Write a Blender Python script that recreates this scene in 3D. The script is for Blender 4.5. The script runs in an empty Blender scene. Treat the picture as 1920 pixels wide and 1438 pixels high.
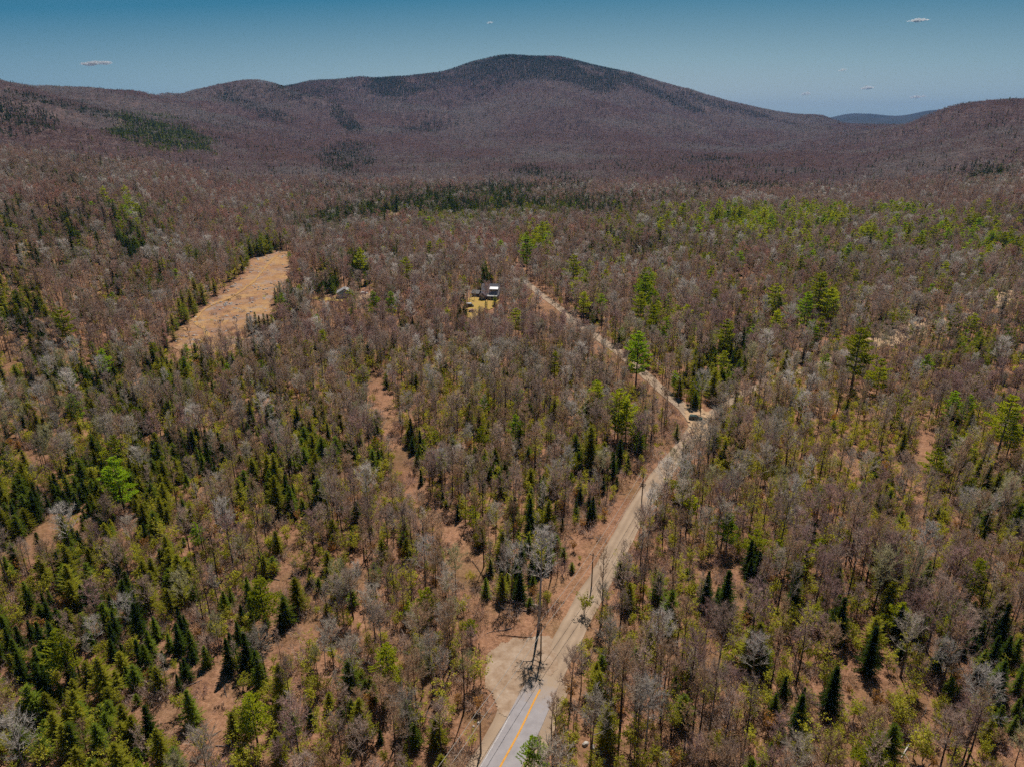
import bpy, math, random
import numpy as np
from mathutils import Vector

R = math.radians
SC = bpy.context.scene
COL = SC.collection
rng = random.Random(7)

# ------------------------------------------------------------------ camera
CAMH = 100.0
PITCH = R(20.7)
F = 1280.0            # focal length in pixels of the 1920 px wide photograph
cam_d = bpy.data.cameras.new("camera")
cam_d.lens = 24.0
cam_d.sensor_width = 36.0
cam_d.clip_start = 1.0
cam_d.clip_end = 60000.0
cam = bpy.data.objects.new("camera", cam_d)
cam.location = (0, 0, CAMH)
cam.rotation_euler = (math.pi / 2 - PITCH, 0, 0)
COL.objects.link(cam)
SC.camera = cam

# ------------------------------------------------------------------ light
SUN_EL, SUN_AZ = R(57), R(11)
wd = bpy.data.worlds.new("World")
SC.world = wd
wd.use_nodes = True
nt = wd.node_tree
nt.nodes.clear()
sky = nt.nodes.new("ShaderNodeTexSky")
sky.sky_type = 'NISHITA'
sky.sun_disc = False
sky.sun_elevation = SUN_EL
sky.sun_rotation = SUN_AZ
sky.altitude = 400
sky.air_density = 1.0
sky.dust_density = 0.3
sky.ozone_density = 2.0
# grade the physical sky: its own brightness (green channel) picks the tone, deep teal above to pale near the horizon
sep = nt.nodes.new("ShaderNodeSeparateColor")
dim = nt.nodes.new("ShaderNodeMath"); dim.operation = 'MULTIPLY'; dim.inputs[1].default_value = 0.1
tone = nt.nodes.new("ShaderNodeValToRGB")
el = tone.color_ramp.elements
for _ in range(2):
    el.new(.5)
for e_, (p_, c_) in zip(el, ((.30, (.010, .050, .10)), (.60, (.034, .17, .27)), (.80, (.23, .355, .40)), (.90, (.33, .42, .44)))):
    e_.position = p_
    e_.color = (*c_, 1)
gain = nt.nodes.new("ShaderNodeVectorMath"); gain.operation = 'SCALE'; gain.inputs['Scale'].default_value = 10.0
bg = nt.nodes.new("ShaderNodeBackground")
bg.inputs[1].default_value = 0.1
wo = nt.nodes.new("ShaderNodeOutputWorld")
nt.links.new(sky.outputs[0], sep.inputs[0])
nt.links.new(sep.outputs[1], dim.inputs[0])
nt.links.new(dim.outputs[0], tone.inputs[0])
nt.links.new(tone.outputs[0], gain.inputs[0])
nt.links.new(gain.outputs[0], bg.inputs[0])
nt.links.new(bg.outputs[0], wo.inputs[0])

sd = bpy.data.lights.new("sun", 'SUN')
sd.energy = 5.0
sd.angle = R(0.53)
sd.color = (1.0, 0.94, 0.86)
so = bpy.data.objects.new("sun", sd)
sdir = Vector((math.sin(SUN_AZ) * math.cos(SUN_EL), math.cos(SUN_AZ) * math.cos(SUN_EL), math.sin(SUN_EL)))
so.rotation_euler = sdir.to_track_quat('Z', 'Y').to_euler()
so.location = (0, 0, 300)
COL.objects.link(so)

SC.view_settings.view_transform = 'Standard'
SC.view_settings.look = 'None'
SC.view_settings.exposure = 0.22
SC.view_settings.gamma = 1.0
SC.render.engine = 'CYCLES'
cy = SC.cycles
cy.max_bounces = 3
cy.diffuse_bounces = 2
cy.glossy_bounces = 1
cy.transmission_bounces = 2
cy.transparent_max_bounces = 8
cy.volume_bounces = 0
cy.use_denoising = False
cy.use_adaptive_sampling = True
cy.adaptive_threshold = 0.03

# ------------------------------------------------------------------ projection
CP, SP = math.cos(PITCH), math.sin(PITCH)


def ray(u, v):
    a, b = (u - 960) / F, -(v - 719) / F
    return np.array([a, CP + b * SP, -SP + b * CP])


def proj(x, y, z):
    """world -> photo pixel (1920 x 1438)"""
    dz = z - CAMH
    depth = y * CP - dz * SP
    up = y * SP + dz * CP
    depth = np.maximum(depth, 1e-3)
    return 960 + F * x / depth, 719 - F * up / depth, depth


# ------------------------------------------------------------------ terrain
def vnoise(x, y, s, seed):
    x = np.asarray(x, float) / s + seed * 17.13
    y = np.asarray(y, float) / s - seed * 9.71
    xi, yi = np.floor(x), np.floor(y)
    fx, fy = x - xi, y - yi
    fx = fx * fx * (3 - 2 * fx)
    fy = fy * fy * (3 - 2 * fy)

    def h(a, b):
        q = np.sin(a * 127.1 + b * 311.7 + seed * 74.7) * 43758.5453
        return q - np.floor(q)
    return (h(xi, yi) * (1 - fx) + h(xi + 1, yi) * fx) * (1 - fy) + (h(xi, yi + 1) * (1 - fx) + h(xi + 1, yi + 1) * fx) * fy


DL = np.array([0, 250, 450, 700, 1000, 1500, 2200, 3000, 3800, 4600, 5600, 7500, 11500, 15000], float)
NF = None  # no control point: stay flat
# each column of the photograph: the row at which ground of that distance shows (None = flat plain)
COLS = {
    #        450   700   1000 1500  2200  3000  3800  4600  5600 7500 11500 15000
    -500: (520, 400, 300, 205, 130, 150, 240, 240, 240, 240, 240, 240),
    0:    (530, 415, 325, 232, 152, 165, 240, 240, 240, 240, 240, 240),
    80:   (NF, 424, 335, 245, 168, 172, 240, 240, 240, 240, 240, 240),
    160:  (NF, 430, 345, 262, 192, 178, 240, 240, 240, 240, 240, 240),
    250:  (NF, 436, 355, 272, 215, 180, 235, 240, 240, 240, 240, 240),
    340:  (NF, NF, 366, 300, 245, 205, 182, 235, 240, 240, 240, 240),
    420:  (NF, NF, NF, 318, 270, 226, 158, 200, 240, 240, 240, 240),
    480:  (NF, NF, NF, 322, 280, 240, 151, 190, 240, 240, 240, 240),
    600:  (NF, NF, NF, 325, 290, 250, 180, 156, 240, 240, 240, 240),
    700:  (NF, NF, NF, NF, 292, 255, 195, 152, 240, 240, 240, 240),
    830:  (NF, NF, NF, NF, 294, 258, 200, 138, 235, 240, 240, 240),
    900:  (NF, NF, NF, NF, 295, 255, 185, 118, 230, 240, 240, 240),
    960:  (NF, NF, NF, NF, 295, 250, 172, 109, 225, 240, 240, 240),
    1020: (NF, NF, NF, NF, 295, 248, 172, 109, 225, 240, 240, 240),
    1120: (NF, NF, NF, NF, 295, 252, 190, 128, 230, 240, 240, 240),
    1200: (NF, NF, NF, NF, 295, 258, 205, 146, 235, 240, 240, 240),
    1280: (NF, NF, NF, NF, 296, 264, 218, 171, 238, 240, 240, 240),
    1370: (NF, NF, NF, NF, 297, 270, 232, 196, 238, 240, 240, 240),
    1450: (NF, NF, NF, NF, 298, 274, 240, 212, 238, 240, 240, 240),
    1530: (NF, NF, NF, NF, 297, 268, 240, 225, 236, 240, 228, 240),
    1600: (NF, NF, NF, NF, 292, 256, 236, 234, 238, 240, 214, 240),
    1680: (NF, NF, NF, 326, 280, 244, 234, 236, 238, 240, 218, 240),
    1740: (NF, NF, NF, 320, 266, 230, 234, 238, 238, 240, 208, 240),
    1800: (NF, NF, NF, 312, 250, 206, 234, 238, 238, 240, 203, 240),
    1860: (NF, NF, 370, 304, 240, 197, 232, 240, 240, 240, 206, 240),
    1920: (NF, NF, 366, 298, 234, 193, 230, 240, 240, 240, 215, 240),
    2300: (NF, NF, 340, 275, 215, 188, 230, 240, 240, 240, 240, 240),
}
AZC, ZC = [], []
for uc, vs in COLS.items():
    az = math.atan2((uc - 960) / F, ray(960, 235)[1])
    row = [0.0, 0.0]
    for Dk, vv in zip(DL[2:], vs):
        if vv is None:
            row.append(0.0)
        else:
            r_ = ray(uc, vv)
            row.append(CAMH + Dk * r_[2] / math.hypot(r_[0], r_[1]))
    AZC.append(az)
    ZC.append(row)
AZC, ZC = np.array(AZC), np.array(ZC)


def pchip(xk, yk, x):
    """monotone cubic; yk has shape (n, m), x a vector -> (len(x), m)"""
    h = np.diff(xk)[:, None]
    d = np.diff(yk, axis=0) / h
    m = np.zeros_like(yk)
    w1 = 2 * h[1:] + h[:-1]
    w2 = h[1:] + 2 * h[:-1]
    ok = d[1:] * d[:-1] > 0
    with np.errstate(divide='ignore', invalid='ignore'):
        mm = (w1 + w2) / (w1 / d[:-1] + w2 / d[1:])
    m[1:-1] = np.where(ok, mm, 0)
    m[0], m[-1] = d[0], d[-1]
    x = np.clip(x, xk[0], xk[-1])
    i = np.clip(np.searchsorted(xk, x) - 1, 0, len(xk) - 2)
    t = ((x - xk[i]) / (xk[i + 1] - xk[i]))[:, None]
    hh = (xk[i + 1] - xk[i])[:, None]
    return ((1 + 2 * t) * (1 - t) ** 2 * yk[i] + t * (1 - t) ** 2 * hh * m[i]
            + t * t * (3 - 2 * t) * yk[i + 1] + t * t * (t - 1) * hh * m[i + 1])


AZ = np.concatenate([np.linspace(-math.pi, R(-50), 40)[:-1], np.linspace(R(-50), R(50), 560), np.linspace(R(50), math.pi, 40)[1:]])
LD = np.linspace(math.log(12), math.log(15000), 430)
DD = np.exp(LD)
zz = pchip(AZC, ZC, AZ)                                   # (az, D levels)
zz = pchip(np.log(DL + 60), zz.T.copy(), np.log(DD + 60)).T   # (az, rings)
AG, DG = np.meshgrid(AZ, DD, indexing='ij')
XG, YG = DG * np.sin(AG), DG * np.cos(AG)
amp = np.clip((DG - 700) / 2500, 0, 1)
crest = np.exp(-((zz - 100) / 60.0) ** 2)
nz = (vnoise(XG, YG, 900, 6) - .5) * 14 + (vnoise(XG, YG, 420, 1) - .5) * 32 + (vnoise(XG, YG, 170, 2) - .5) * 16 + (vnoise(XG, YG, 80, 3) - .5) * 7
nearz = (vnoise(XG, YG, 110, 4) - .5) * 3.5 + (vnoise(XG, YG, 45, 5) - .5) * 1.1
fold = 1 - np.abs(2 * vnoise(XG + 1.1 * (vnoise(XG, YG, 500, 12) - .5) * 400, YG * .45, 420, 13) - 1)
fold2 = 1 - np.abs(2 * vnoise(XG, YG * .6, 190, 14) - 1)
slope_w = np.clip((zz - 10) / 90, 0, 1) * np.clip((470 - zz) / 200, 0.1, 1) * np.clip((5200 - DG) / 500, 0, 1)
nz2 = ((fold - .5) * 62 + (fold2 - .5) * 22) * slope_w
damp = np.clip(1 - np.exp(-((DG - 4600) / 500) ** 2) * .6, .3, 1)
rgt = np.clip((AG - AZC[19]) / .03, 0, 1) * np.clip((DG - 2600) / 800, 0, 1) * np.clip((14000 - DG) / 1000, 0, 1)
nz = nz * (1 - .85 * rgt) - 14 * rgt * (DG < 10500)
nz2 = nz2 * (1 - rgt)
ZG = zz + nz * amp * damp * np.clip(0.35 + np.abs(zz) / 150, 0, 1) + nearz * np.clip(DG / 120, 0, 1)
ZG += nz2 * np.clip(1 - np.exp(-((zz - np.interp(AG, AZC, ZC.max(1))) / 25.0) ** 2), 0, 1)
ZG += (vnoise(XG, YG, 260, 9) - .5) * 9 * np.clip((DG - 500) / 500, 0, 1)


def gz(x, y):
    x, y = np.asarray(x, float), np.asarray(y, float)
    a = np.arctan2(x, y)
    d = np.log(np.clip(np.hypot(x, y), 12.01, 14999))
    i = np.clip(np.searchsorted(AZ, a) - 1, 0, len(AZ) - 2)
    j = np.clip(((d - LD[0]) / (LD[1] - LD[0])).astype(int), 0, len(LD) - 2)
    s = (a - AZ[i]) / (AZ[i + 1] - AZ[i])
    dd_ = np.exp(d)
    t = (dd_ - DD[j]) / (DD[j + 1] - DD[j])
    return (ZG[i, j] * (1 - s) + ZG[i + 1, j] * s) * (1 - t) + (ZG[i, j + 1] * (1 - s) + ZG[i + 1, j + 1] * s) * t


def at(u, v, up=0.0):
    """the point of the ground (raised by up) seen at a pixel of the photograph"""
    d = ray(u, v)
    ts = np.exp(np.linspace(math.log(60), math.log(14000), 1500))
    z = CAMH + ts * d[2] - up
    g = gz(ts * d[0], ts * d[1])
    k = np.argmax(z < g)
    if not (z < g).any():
        k = len(ts) - 1
    a, b = ts[max(k - 1, 0)], ts[k]
    for _ in range(14):
        m = (a + b) / 2
        if CAMH + m * d[2] - up < float(gz(m * d[0], m * d[1])):
            b = m
        else:
            a = m
    return float(b * d[0]), float(b * d[1])


# ------------------------------------------------------------------ materials
class NT:
    def __init__(s, name):
        s.m = bpy.data.materials.new(name)
        s.m.use_nodes = True
        s.t = s.m.node_tree
        s.t.nodes.clear()
        s.out = s.n("ShaderNodeOutputMaterial")

    def n(s, k, **kw):
        q = s.t.nodes.new(k)
        for a, b in kw.items():
            setattr(q, a, b)
        return q

    def l(s, a, b):
        s.t.links.new(a, b)

    def noise(s, scale, detail=4, rough=.55, vec=None, dist=0.0):
        q = s.n("ShaderNodeTexNoise")
        q.inputs['Scale'].default_value = scale
        q.inputs['Detail'].default_value = detail
        q.inputs['Roughness'].default_value = rough
        q.inputs['Distortion'].default_value = dist
        if vec is not None:
            s.l(vec, q.inputs['Vector'])
        return q.outputs['Fac']

    def ramp(s, fac, stops):
        q = s.n("ShaderNodeValToRGB")
        e = q.color_ramp.elements
        while len(e) < len(stops):
            e.new(.5)
        for k, (p, c) in enumerate(stops):
            e[k].position = p
            e[k].color = (*c, 1) if len(c) == 3 else c
        s.l(fac, q.inputs[0])
        return q.outputs[0]

    def mix(s, fac, a, b, blend='MIX'):
        q = s.n("ShaderNodeMix", data_type='RGBA', blend_type=blend)
        for src, i in ((fac, 0), (a, 6), (b, 7)):
            if isinstance(src, (int, float)):
                q.inputs[i].default_value = src
            elif isinstance(src, tuple):
                q.inputs[i].default_value = (*src, 1)
            else:
                s.l(src, q.inputs[i])
        return q.outputs[2]

    def pos(s):
        return s.n("ShaderNodeNewGeometry").outputs['Position']

    def math(s, op, a, b=None, clamp=False):
        q = s.n("ShaderNodeMath", operation=op)
        q.use_clamp = clamp
        for src, i in ((a, 0), (b, 1)):
            if src is None:
                continue
            if isinstance(src, (int, float)):
                q.inputs[i].default_value = src
            else:
                s.l(src, q.inputs[i])
        return q.outputs[0]

    def surf(s, col, rough=.9, spec=.15, metal=0.0, bump=None, bd=.1, bs=.5):
        p = s.n("ShaderNodeBsdfPrincipled")
        if isinstance(col, tuple):
            p.inputs['Base Color'].default_value = (*col, 1)
        else:
            s.l(col, p.inputs['Base Color'])
        p.inputs['Roughness'].default_value = rough
        p.inputs['Specular IOR Level'].default_value = spec
        p.inputs['Metallic'].default_value = metal
        if bump is not None:
            b = s.n("ShaderNodeBump")
            b.inputs['Strength'].default_value = bs
            b.inputs['Distance'].default_value = bd
            s.l(bump, b.inputs['Height'])
            s.l(b.outputs[0], p.inputs['Normal'])
        s.l(p.outputs[0], s.out.inputs[0])
        return s.m


def flat(name, c, rough=.8, spec=.2, metal=0.0, var=.12, scale=3.0):
    q = NT(name)
    f = q.noise(scale, 3)
    a = tuple(x * (1 - var) for x in c)
    b = tuple(min(1, x * (1 + var)) for x in c)
    return q.surf(q.mix(f, a, b), rough, spec, metal)


def m_ground():
    q = NT("leaf_litter_ground")
    p = q.pos()
    big = q.noise(.012, 5, .6, p)
    mid = q.noise(.09, 5, .65, p)
    fine = q.noise(1.4, 6, .75, p)
    litter = q.ramp(fine, [(.30, (.07, .034, .02)), (.44, (.27, .135, .078)), (.58, (.42, .225, .135)), (.74, (.60, .40, .28))])
    warm = q.ramp(mid, [(.3, (.26, .165, .115)), (.5, (.40, .21, .115)), (.72, (.46, .25, .15))])
    c = q.mix(.35, litter, warm)
    olive = q.ramp(q.noise(.05, 6, .7, p), [(.46, (0, 0, 0)), (.66, (1, 1, 1))])
    c = q.mix(q.math('MULTIPLY', olive, .55), c, (.17, .12, .045))
    deb = q.ramp(q.noise(.42, 9, .82, p, .5), [(.36, (.34, .31, .30)), (.50, (.92, .92, .92)), (.7, (1.0, 1.0, 1.0))])
    c = q.mix(.85, c, deb, 'MULTIPLY')
    br = q.ramp(big, [(.35, (.70, .68, .68)), (.62, (1, 1, 1))])
    c = q.mix(1.0, c, br, 'MULTIPLY')
    # distant slopes: duller brown mauve leaf litter of the hardwood slopes
    d = q.n("ShaderNodeVectorMath", operation='LENGTH')
    q.l(p, d.inputs[0])
    mr = q.n("ShaderNodeMapRange")
    mr.inputs[1].default_value = 500
    mr.inputs[2].default_value = 1500
    q.l(d.outputs['Value'], mr.inputs[0])
    far = q.ramp(q.noise(.03, 6, .7, p), [(.3, (.085, .06, .055)), (.7, (.16, .105, .09))])
    c = q.mix(mr.outputs[0], c, far)
    mr2 = q.n("ShaderNodeMapRange")
    mr2.inputs[1].default_value = 6500
    mr2.inputs[2].default_value = 8000
    q.l(d.outputs['Value'], mr2.inputs[0])
    c = q.mix(mr2.outputs[0], c, q.ramp(q.noise(.004, 5, .7, p), [(.35, (.018, .024, .016)), (.7, (.05, .045, .035))]))
    return q.surf(c, .95, .05, bump=q.noise(2.2, 5, .7, p), bd=.3, bs=1.0)


def m_gravel():
    q = NT("gravel_road_surface")
    p = q.pos()
    c = q.ramp(q.noise(.16, 5, .6, p), [(.3, (.22, .145, .09)), (.55, (.31, .215, .142)), (.75, (.38, .28, .20))])
    c = q.mix(q.math('MULTIPLY', q.noise(5, 4, .8, p), .4), c, (.46, .38, .30))
    at_ = q.n("ShaderNodeAttribute", attribute_name="across")
    w = q.n("ShaderNodeTexNoise")
    w.inputs['Scale'].default_value = .05
    rut = q.math('SINE', q.math('MULTIPLY', at_.outputs['Fac'], 11.0))
    rut = q.math('MULTIPLY', q.math('ADD', rut, 1.0), .14)
    c = q.mix(rut, c, (.15, .10, .07))
    return q.surf(c, .95, .1, bump=q.noise(6, 4, .7, p), bd=.06, bs=.6)


def m_asphalt():
    q = NT("worn_asphalt")
    p = q.pos()
    c = q.ramp(q.noise(.5, 6, .65, p), [(.3, (.25, .225, .23)), (.7, (.34, .31, .315))])
    c = q.mix(q.math('MULTIPLY', q.noise(14, 3, .8, p), .35), c, (.16, .15, .15))
    at_ = q.n("ShaderNodeAttribute", attribute_name="along")
    d = q.math('ADD', at_.outputs['Fac'], q.math('MULTIPLY', q.math('SUBTRACT', q.noise(.8, 5, .7, p), .5), .5))
    dust = q.ramp(d, [(.70, (0, 0, 0)), (.98, (1, 1, 1))])
    c = q.mix(dust, c, (.31, .225, .155))
    return q.surf(c, .9, .2, bump=q.noise(20, 2, .6, p), bd=.01, bs=.3)


def m_field():
    q = NT("bare_soil_field")
    p = q.pos()
    c = q.ramp(q.noise(.045, 6, .65, p), [(.32, (.22, .095, .05)), (.5, (.34, .17, .065)), (.68, (.42, .25, .09))])
    grey = q.ramp(q.noise(.07, 7, .75, p, .6), [(.50, (0, 0, 0)), (.60, (1, 1, 1))])
    c = q.mix(q.math('MULTIPLY', grey, .8), c, (.26, .21, .19))
    c = q.mix(q.math('MULTIPLY', q.noise(.7, 6, .8, p), .45), c, (.44, .30, .20))
    dk = q.ramp(q.noise(.16, 8, .85, p, .8), [(.48, (0, 0, 0)), (.62, (1, 1, 1))])
    c = q.mix(q.math('MULTIPLY', dk, .65), c, (.15, .075, .05))
    return q.surf(c, .95, .05, bump=q.noise(.8, 6, .75, p), bd=.6, bs=.8)


def m_simple(name, stops, sc, bs=.5):
    q = NT(name)
    p = q.pos()
    c = q.ramp(q.noise(sc, 6, .7, p), stops)
    return q.surf(c, .95, .08, bump=q.noise(sc * 4, 4, .7, p), bd=.2, bs=bs)


def m_bark(name, a, b, v=.25, wrap=False):
    """bark or twigs: colour varies from tree to tree and along the wood"""
    q = NT(name)
    oi = q.n("ShaderNodeObjectInfo")
    c = q.mix(oi.outputs['Random'], a, b)
    r2 = q.math('FRACT', q.math('MULTIPLY', oi.outputs['Random'], 37.3))
    k = q.math('ADD', q.math('MULTIPLY', r2, 2 * v), 1 - v)
    k = q.math('MULTIPLY', k, q.math('ADD', q.math('MULTIPLY', q.noise(.9, 2, .6, q.pos()), .8), .6))
    h = q.n("ShaderNodeVectorMath", operation='SCALE')
    q.l(c, h.inputs[0])
    q.l(k, h.inputs['Scale'])
    if not wrap:
        return q.surf(h.outputs[0], .9, .1)
    # fine twigs: light wraps round the thin wood, so the flat blades that stand for it pass some on
    d = q.n("ShaderNodeBsdfDiffuse")
    t = q.n("ShaderNodeBsdfTranslucent")
    mx = q.n("ShaderNodeMixShader")
    mx.inputs[0].default_value = .4
    q.l(h.outputs[0], d.inputs[0])
    q.l(h.outputs[0], t.inputs[0])
    q.l(d.outputs[0], mx.inputs[1])
    q.l(t.outputs[0], mx.inputs[2])
    q.l(mx.outputs[0], q.out.inputs[0])
    return q.m


def m_leaf(name, a, b, trans=.35, v=.25, tc=(1.25, 1.15, .6)):
    q = NT(name)
    oi = q.n("ShaderNodeObjectInfo")
    c = q.mix(q.noise(.55, 3, .6, q.pos()), a, b)
    k = q.math('ADD', q.math('MULTIPLY', oi.outputs['Random'], 2 * v), 1 - v)
    h = q.n("ShaderNodeVectorMath", operation='SCALE')
    q.l(c, h.inputs[0])
    q.l(k, h.inputs['Scale'])
    d = q.n("ShaderNodeBsdfDiffuse")
    q.l(h.outputs[0], d.inputs[0])
    t = q.n("ShaderNodeBsdfTranslucent")
    q.l(q.mix(1.0, h.outputs[0], tc, 'MULTIPLY'), t.inputs[0])
    mx = q.n("ShaderNodeMixShader")
    mx.inputs[0].default_value = trans
    q.l(d.outputs[0], mx.inputs[1])
    q.l(t.outputs[0], mx.inputs[2])
    q.l(mx.outputs[0], q.out.inputs[0])
    return q.m


M = {
    'ground': m_ground(), 'gravel': m_gravel(), 'asphalt': m_asphalt(), 'field': m_field(),
    'bark': m_bark("grey_brown_bark", (.10, .075, .065), (.17, .135, .12)),
    'darkbark': m_bark("dark_bark", (.05, .036, .03), (.09, .066, .055)),
    'birch': m_bark("white_birch_bark", (.42, .38, .35), (.55, .51, .48), .12),
    'mauve': m_bark("mauve_twigs", (.42, .30, .24), (.48, .37, .30), .28, True),
    'grey': m_bark("grey_twigs", (.46, .40, .33), (.52, .45, .37), .28, True),
    'brown': m_bark("brown_twigs", (.43, .28, .17), (.48, .33, .22), .28, True),
    'red': m_bark("red_budded_twigs", (.42, .27, .235), (.37, .255, .235), .22, True),
    'pale': m_bark("silver_twigs", (.66, .60, .54), (.56, .51, .46), .2, True),
    'lichen': m_bark("lichen_green_twigs", (.38, .36, .19), (.47, .42, .25), .25, True),
    'farmauve': m_bark('shade_toned_far_mauve_twigs', (.20, .135, .13), (.235, .165, .155), .22, True),  # far twig tones, here and below: missing crown self-shadow put into darker colour
    'fargrey': m_bark('shade_toned_far_grey_twigs', (.26, .215, .195), (.29, .24, .215), .22, True),
    'farbrown': m_bark('shade_toned_far_brown_twigs', (.215, .135, .11), (.25, .16, .13), .22, True),
    'farred': m_bark('shade_toned_far_red_twigs', (.26, .15, .135), (.235, .145, .135), .22, True),
    'farpale': m_bark('shade_toned_far_pale_twigs', (.33, .30, .29), (.27, .25, .24), .2, True),
    'budded': m_leaf("opening_olive_leaves", (.35, .36, .045), (.50, .46, .06), .45),
    'lime': m_leaf("fresh_lime_leaves", (.30, .33, .03), (.42, .40, .05), .45),
    'rust': m_leaf("rusty_clinging_leaves", (.36, .18, .06), (.44, .24, .08), .3),
    'spruce': m_leaf("dark_spruce_needles", (.014, .026, .006), (.07, .105, .014), .28, .3),
    'fir': m_leaf("green_fir_needles", (.055, .10, .012), (.22, .26, .026), .4, .3),
    'hemlock': m_leaf("olive_hemlock_needles", (.11, .13, .014), (.36, .33, .03), .42, .3),
    'pine': m_leaf("yellow_green_pine_needles", (.20, .27, .018), (.54, .55, .05), .44, .28),
    'pinegreen': m_leaf("bright_green_pine_needles", (.15, .28, .02), (.46, .60, .045), .46, .25),
}


MID_TWIGS = {  # twig tones for middle distance, mostly between the near and far sets
    'mauve': m_bark("mauve_branches", (.36, .25, .21), (.41, .30, .24), .28, True),
    'grey': m_bark("grey_branches", (.37, .31, .26), (.42, .35, .29), .28, True),
    'brown': m_bark("brown_branches", (.36, .235, .16), (.41, .28, .19), .28, True),
    'red': m_bark("red_branches", (.46, .25, .19), (.42, .25, .20), .28, True),
    'pale': m_bark("pale_branches", (.60, .54, .48), (.50, .46, .41), .2, True),
    'lichen': m_bark("lichen_branches", (.33, .31, .18), (.40, .36, .23), .25, True),
}


# ------------------------------------------------------------------ mesh helpers
class MB:
    def __init__(s):
        s.v, s.f, s.m = [], [], []

    def tri(s, a, b, c, m=0):
        k = len(s.v)
        s.v += [a, b, c]
        s.f.append((k, k + 1, k + 2))
        s.m.append(m)

    def quad(s, a, b, c, d, m=0):
        k = len(s.v)
        s.v += [a, b, c, d]
        s.f.append((k, k + 1, k + 2, k + 3))
        s.m.append(m)

    def tube(s, pts, rad, n=5, m=0, cap=False):
        k0 = len(s.v)
        for i, p in enumerate(pts):
            p = Vector(p)
            a = Vector(pts[min(i + 1, len(pts) - 1)]) - Vector(pts[max(i - 1, 0)])
            a.normalize()
            x = a.orthogonal().normalized()
            y = a.cross(x)
            for j in range(n):
                t = 2 * math.pi * j / n
                q = p + (x * math.cos(t) + y * math.sin(t)) * rad[i]
                s.v.append((q.x, q.y, q.z))
        for i in range(len(pts) - 1):
            for j in range(n):
                a0, a1 = k0 + i * n + j, k0 + i * n + (j + 1) % n
                s.f.append((a0, a1, a1 + n, a0 + n))
                s.m.append(m)
        if cap:
            s.f.append(tuple(k0 + j for j in range(n - 1, -1, -1)))
            s.m.append(m)
            s.f.append(tuple(k0 + (len(pts) - 1) * n + j for j in range(n)))
            s.m.append(m)

    def box(s, x0, x1, y0, y1, z0, z1, m=0):
        k = len(s.v)
        s.v += [(x0, y0, z0), (x1, y0, z0), (x1, y1, z0), (x0, y1, z0), (x0, y0, z1), (x1, y0, z1), (x1, y1, z1), (x0, y1, z1)]
        for q in ((0, 3, 2, 1), (4, 5, 6, 7), (0, 1, 5, 4), (1, 2, 6, 5), (2, 3, 7, 6), (3, 0, 4, 7)):
            s.f.append(tuple(k + i for i in q))
            s.m.append(m)

    def prism(s, poly, ax, a0, a1, m=0):
        """extrude a 2-D outline along an axis (0 = x: outline is (y, z); 1 = y: outline is (x, z))"""
        k, n = len(s.v), len(poly)
        for a in (a0, a1):
            for p, q in poly:
                s.v.append((a, p, q) if ax == 0 else (p, a, q))
        for i in range(n):
            j = (i + 1) % n
            s.f.append((k + i, k + j, k + n + j, k + n + i))
            s.m.append(m)
        s.f.append(tuple(k + i for i in range(n - 1, -1, -1)))
        s.f.append(tuple(k + n + i for i in range(n)))
        s.m += [m, m]

    def mesh(s, name, mats):
        me = bpy.data.meshes.new(name)
        me.from_pydata(s.v, [], s.f)
        for q in mats:
            me.materials.append(q)
        if len(mats) > 1:
            me.polygons.foreach_set("material_index", s.m)
        me.update()
        return me

    def add(s, o, m):
        k = len(s.v)
        s.v += o.v
        s.f += [tuple(i + k for i in f) for f in o.f]
        s.m += [m] * len(o.f)


def obj(name, me, parent=None):
    o = bpy.data.objects.new(name, me)
    COL.objects.link(o)
    if parent is not None:
        o.parent = parent
    return o


def tag(o, label=None, cat=None, group=None, kind=None):
    for k, v in (('label', label), ('category', cat), ('group', group), ('kind', kind)):
        if v:
            o[k] = v
    return o


def thing(name, label, cat, loc=(0, 0, 0), rz=0.0, group=None, sc=1.0):
    o = bpy.data.objects.new(name, None)
    COL.objects.link(o)
    o.empty_display_size = .5
    o.location = loc
    o.rotation_euler = (0, 0, rz)
    o.scale = (sc, sc, sc)
    return tag(o, label, cat, group)


# ------------------------------------------------------------------ ground sheet
def build_ground():
    na, nd = AG.shape
    V = np.stack([XG, YG, ZG], -1).reshape(-1, 3)
    i, j = np.meshgrid(np.arange(na - 1), np.arange(nd - 1), indexing='ij')
    a = (i * nd + j).ravel()
    b = ((i + 1) * nd + j).ravel()
    Fq = np.stack([a, a + 1, b + 1, b], 1)
    me = bpy.data.meshes.new("ground")
    me.vertices.add(len(V))
    me.vertices.foreach_set("co", V.ravel())
    me.loops.add(Fq.size)
    me.loops.foreach_set("vertex_index", Fq.ravel().astype(np.int32))
    me.polygons.add(len(Fq))
    me.polygons.foreach_set("loop_start", np.arange(0, Fq.size, 4, dtype=np.int32))
    me.polygons.foreach_set("use_smooth", np.ones(len(Fq), bool))
    me.update(calc_edges=True)
    me.validate()
    me.materials.append(M['ground'])
    tag(obj("ground", me), kind='structure')


build_ground()


# ------------------------------------------------------------------ roads
def smooth(pts, n=10):
    P = [np.array(p, float) for p in pts]
    P = [2 * P[0] - P[1]] + P + [2 * P[-1] - P[-2]]
    out = []
    for i in range(1, len(P) - 2):
        a, b, c, d = P[i - 1:i + 3]
        for k in range(n):
            t = k / n
            out.append(.5 * (2 * b + (c - a) * t + (2 * a - 5 * b + 4 * c - d) * t * t + (3 * b - a - 3 * c + d) * t ** 3))
    out.append(P[-2])
    return np.array(out)


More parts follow.
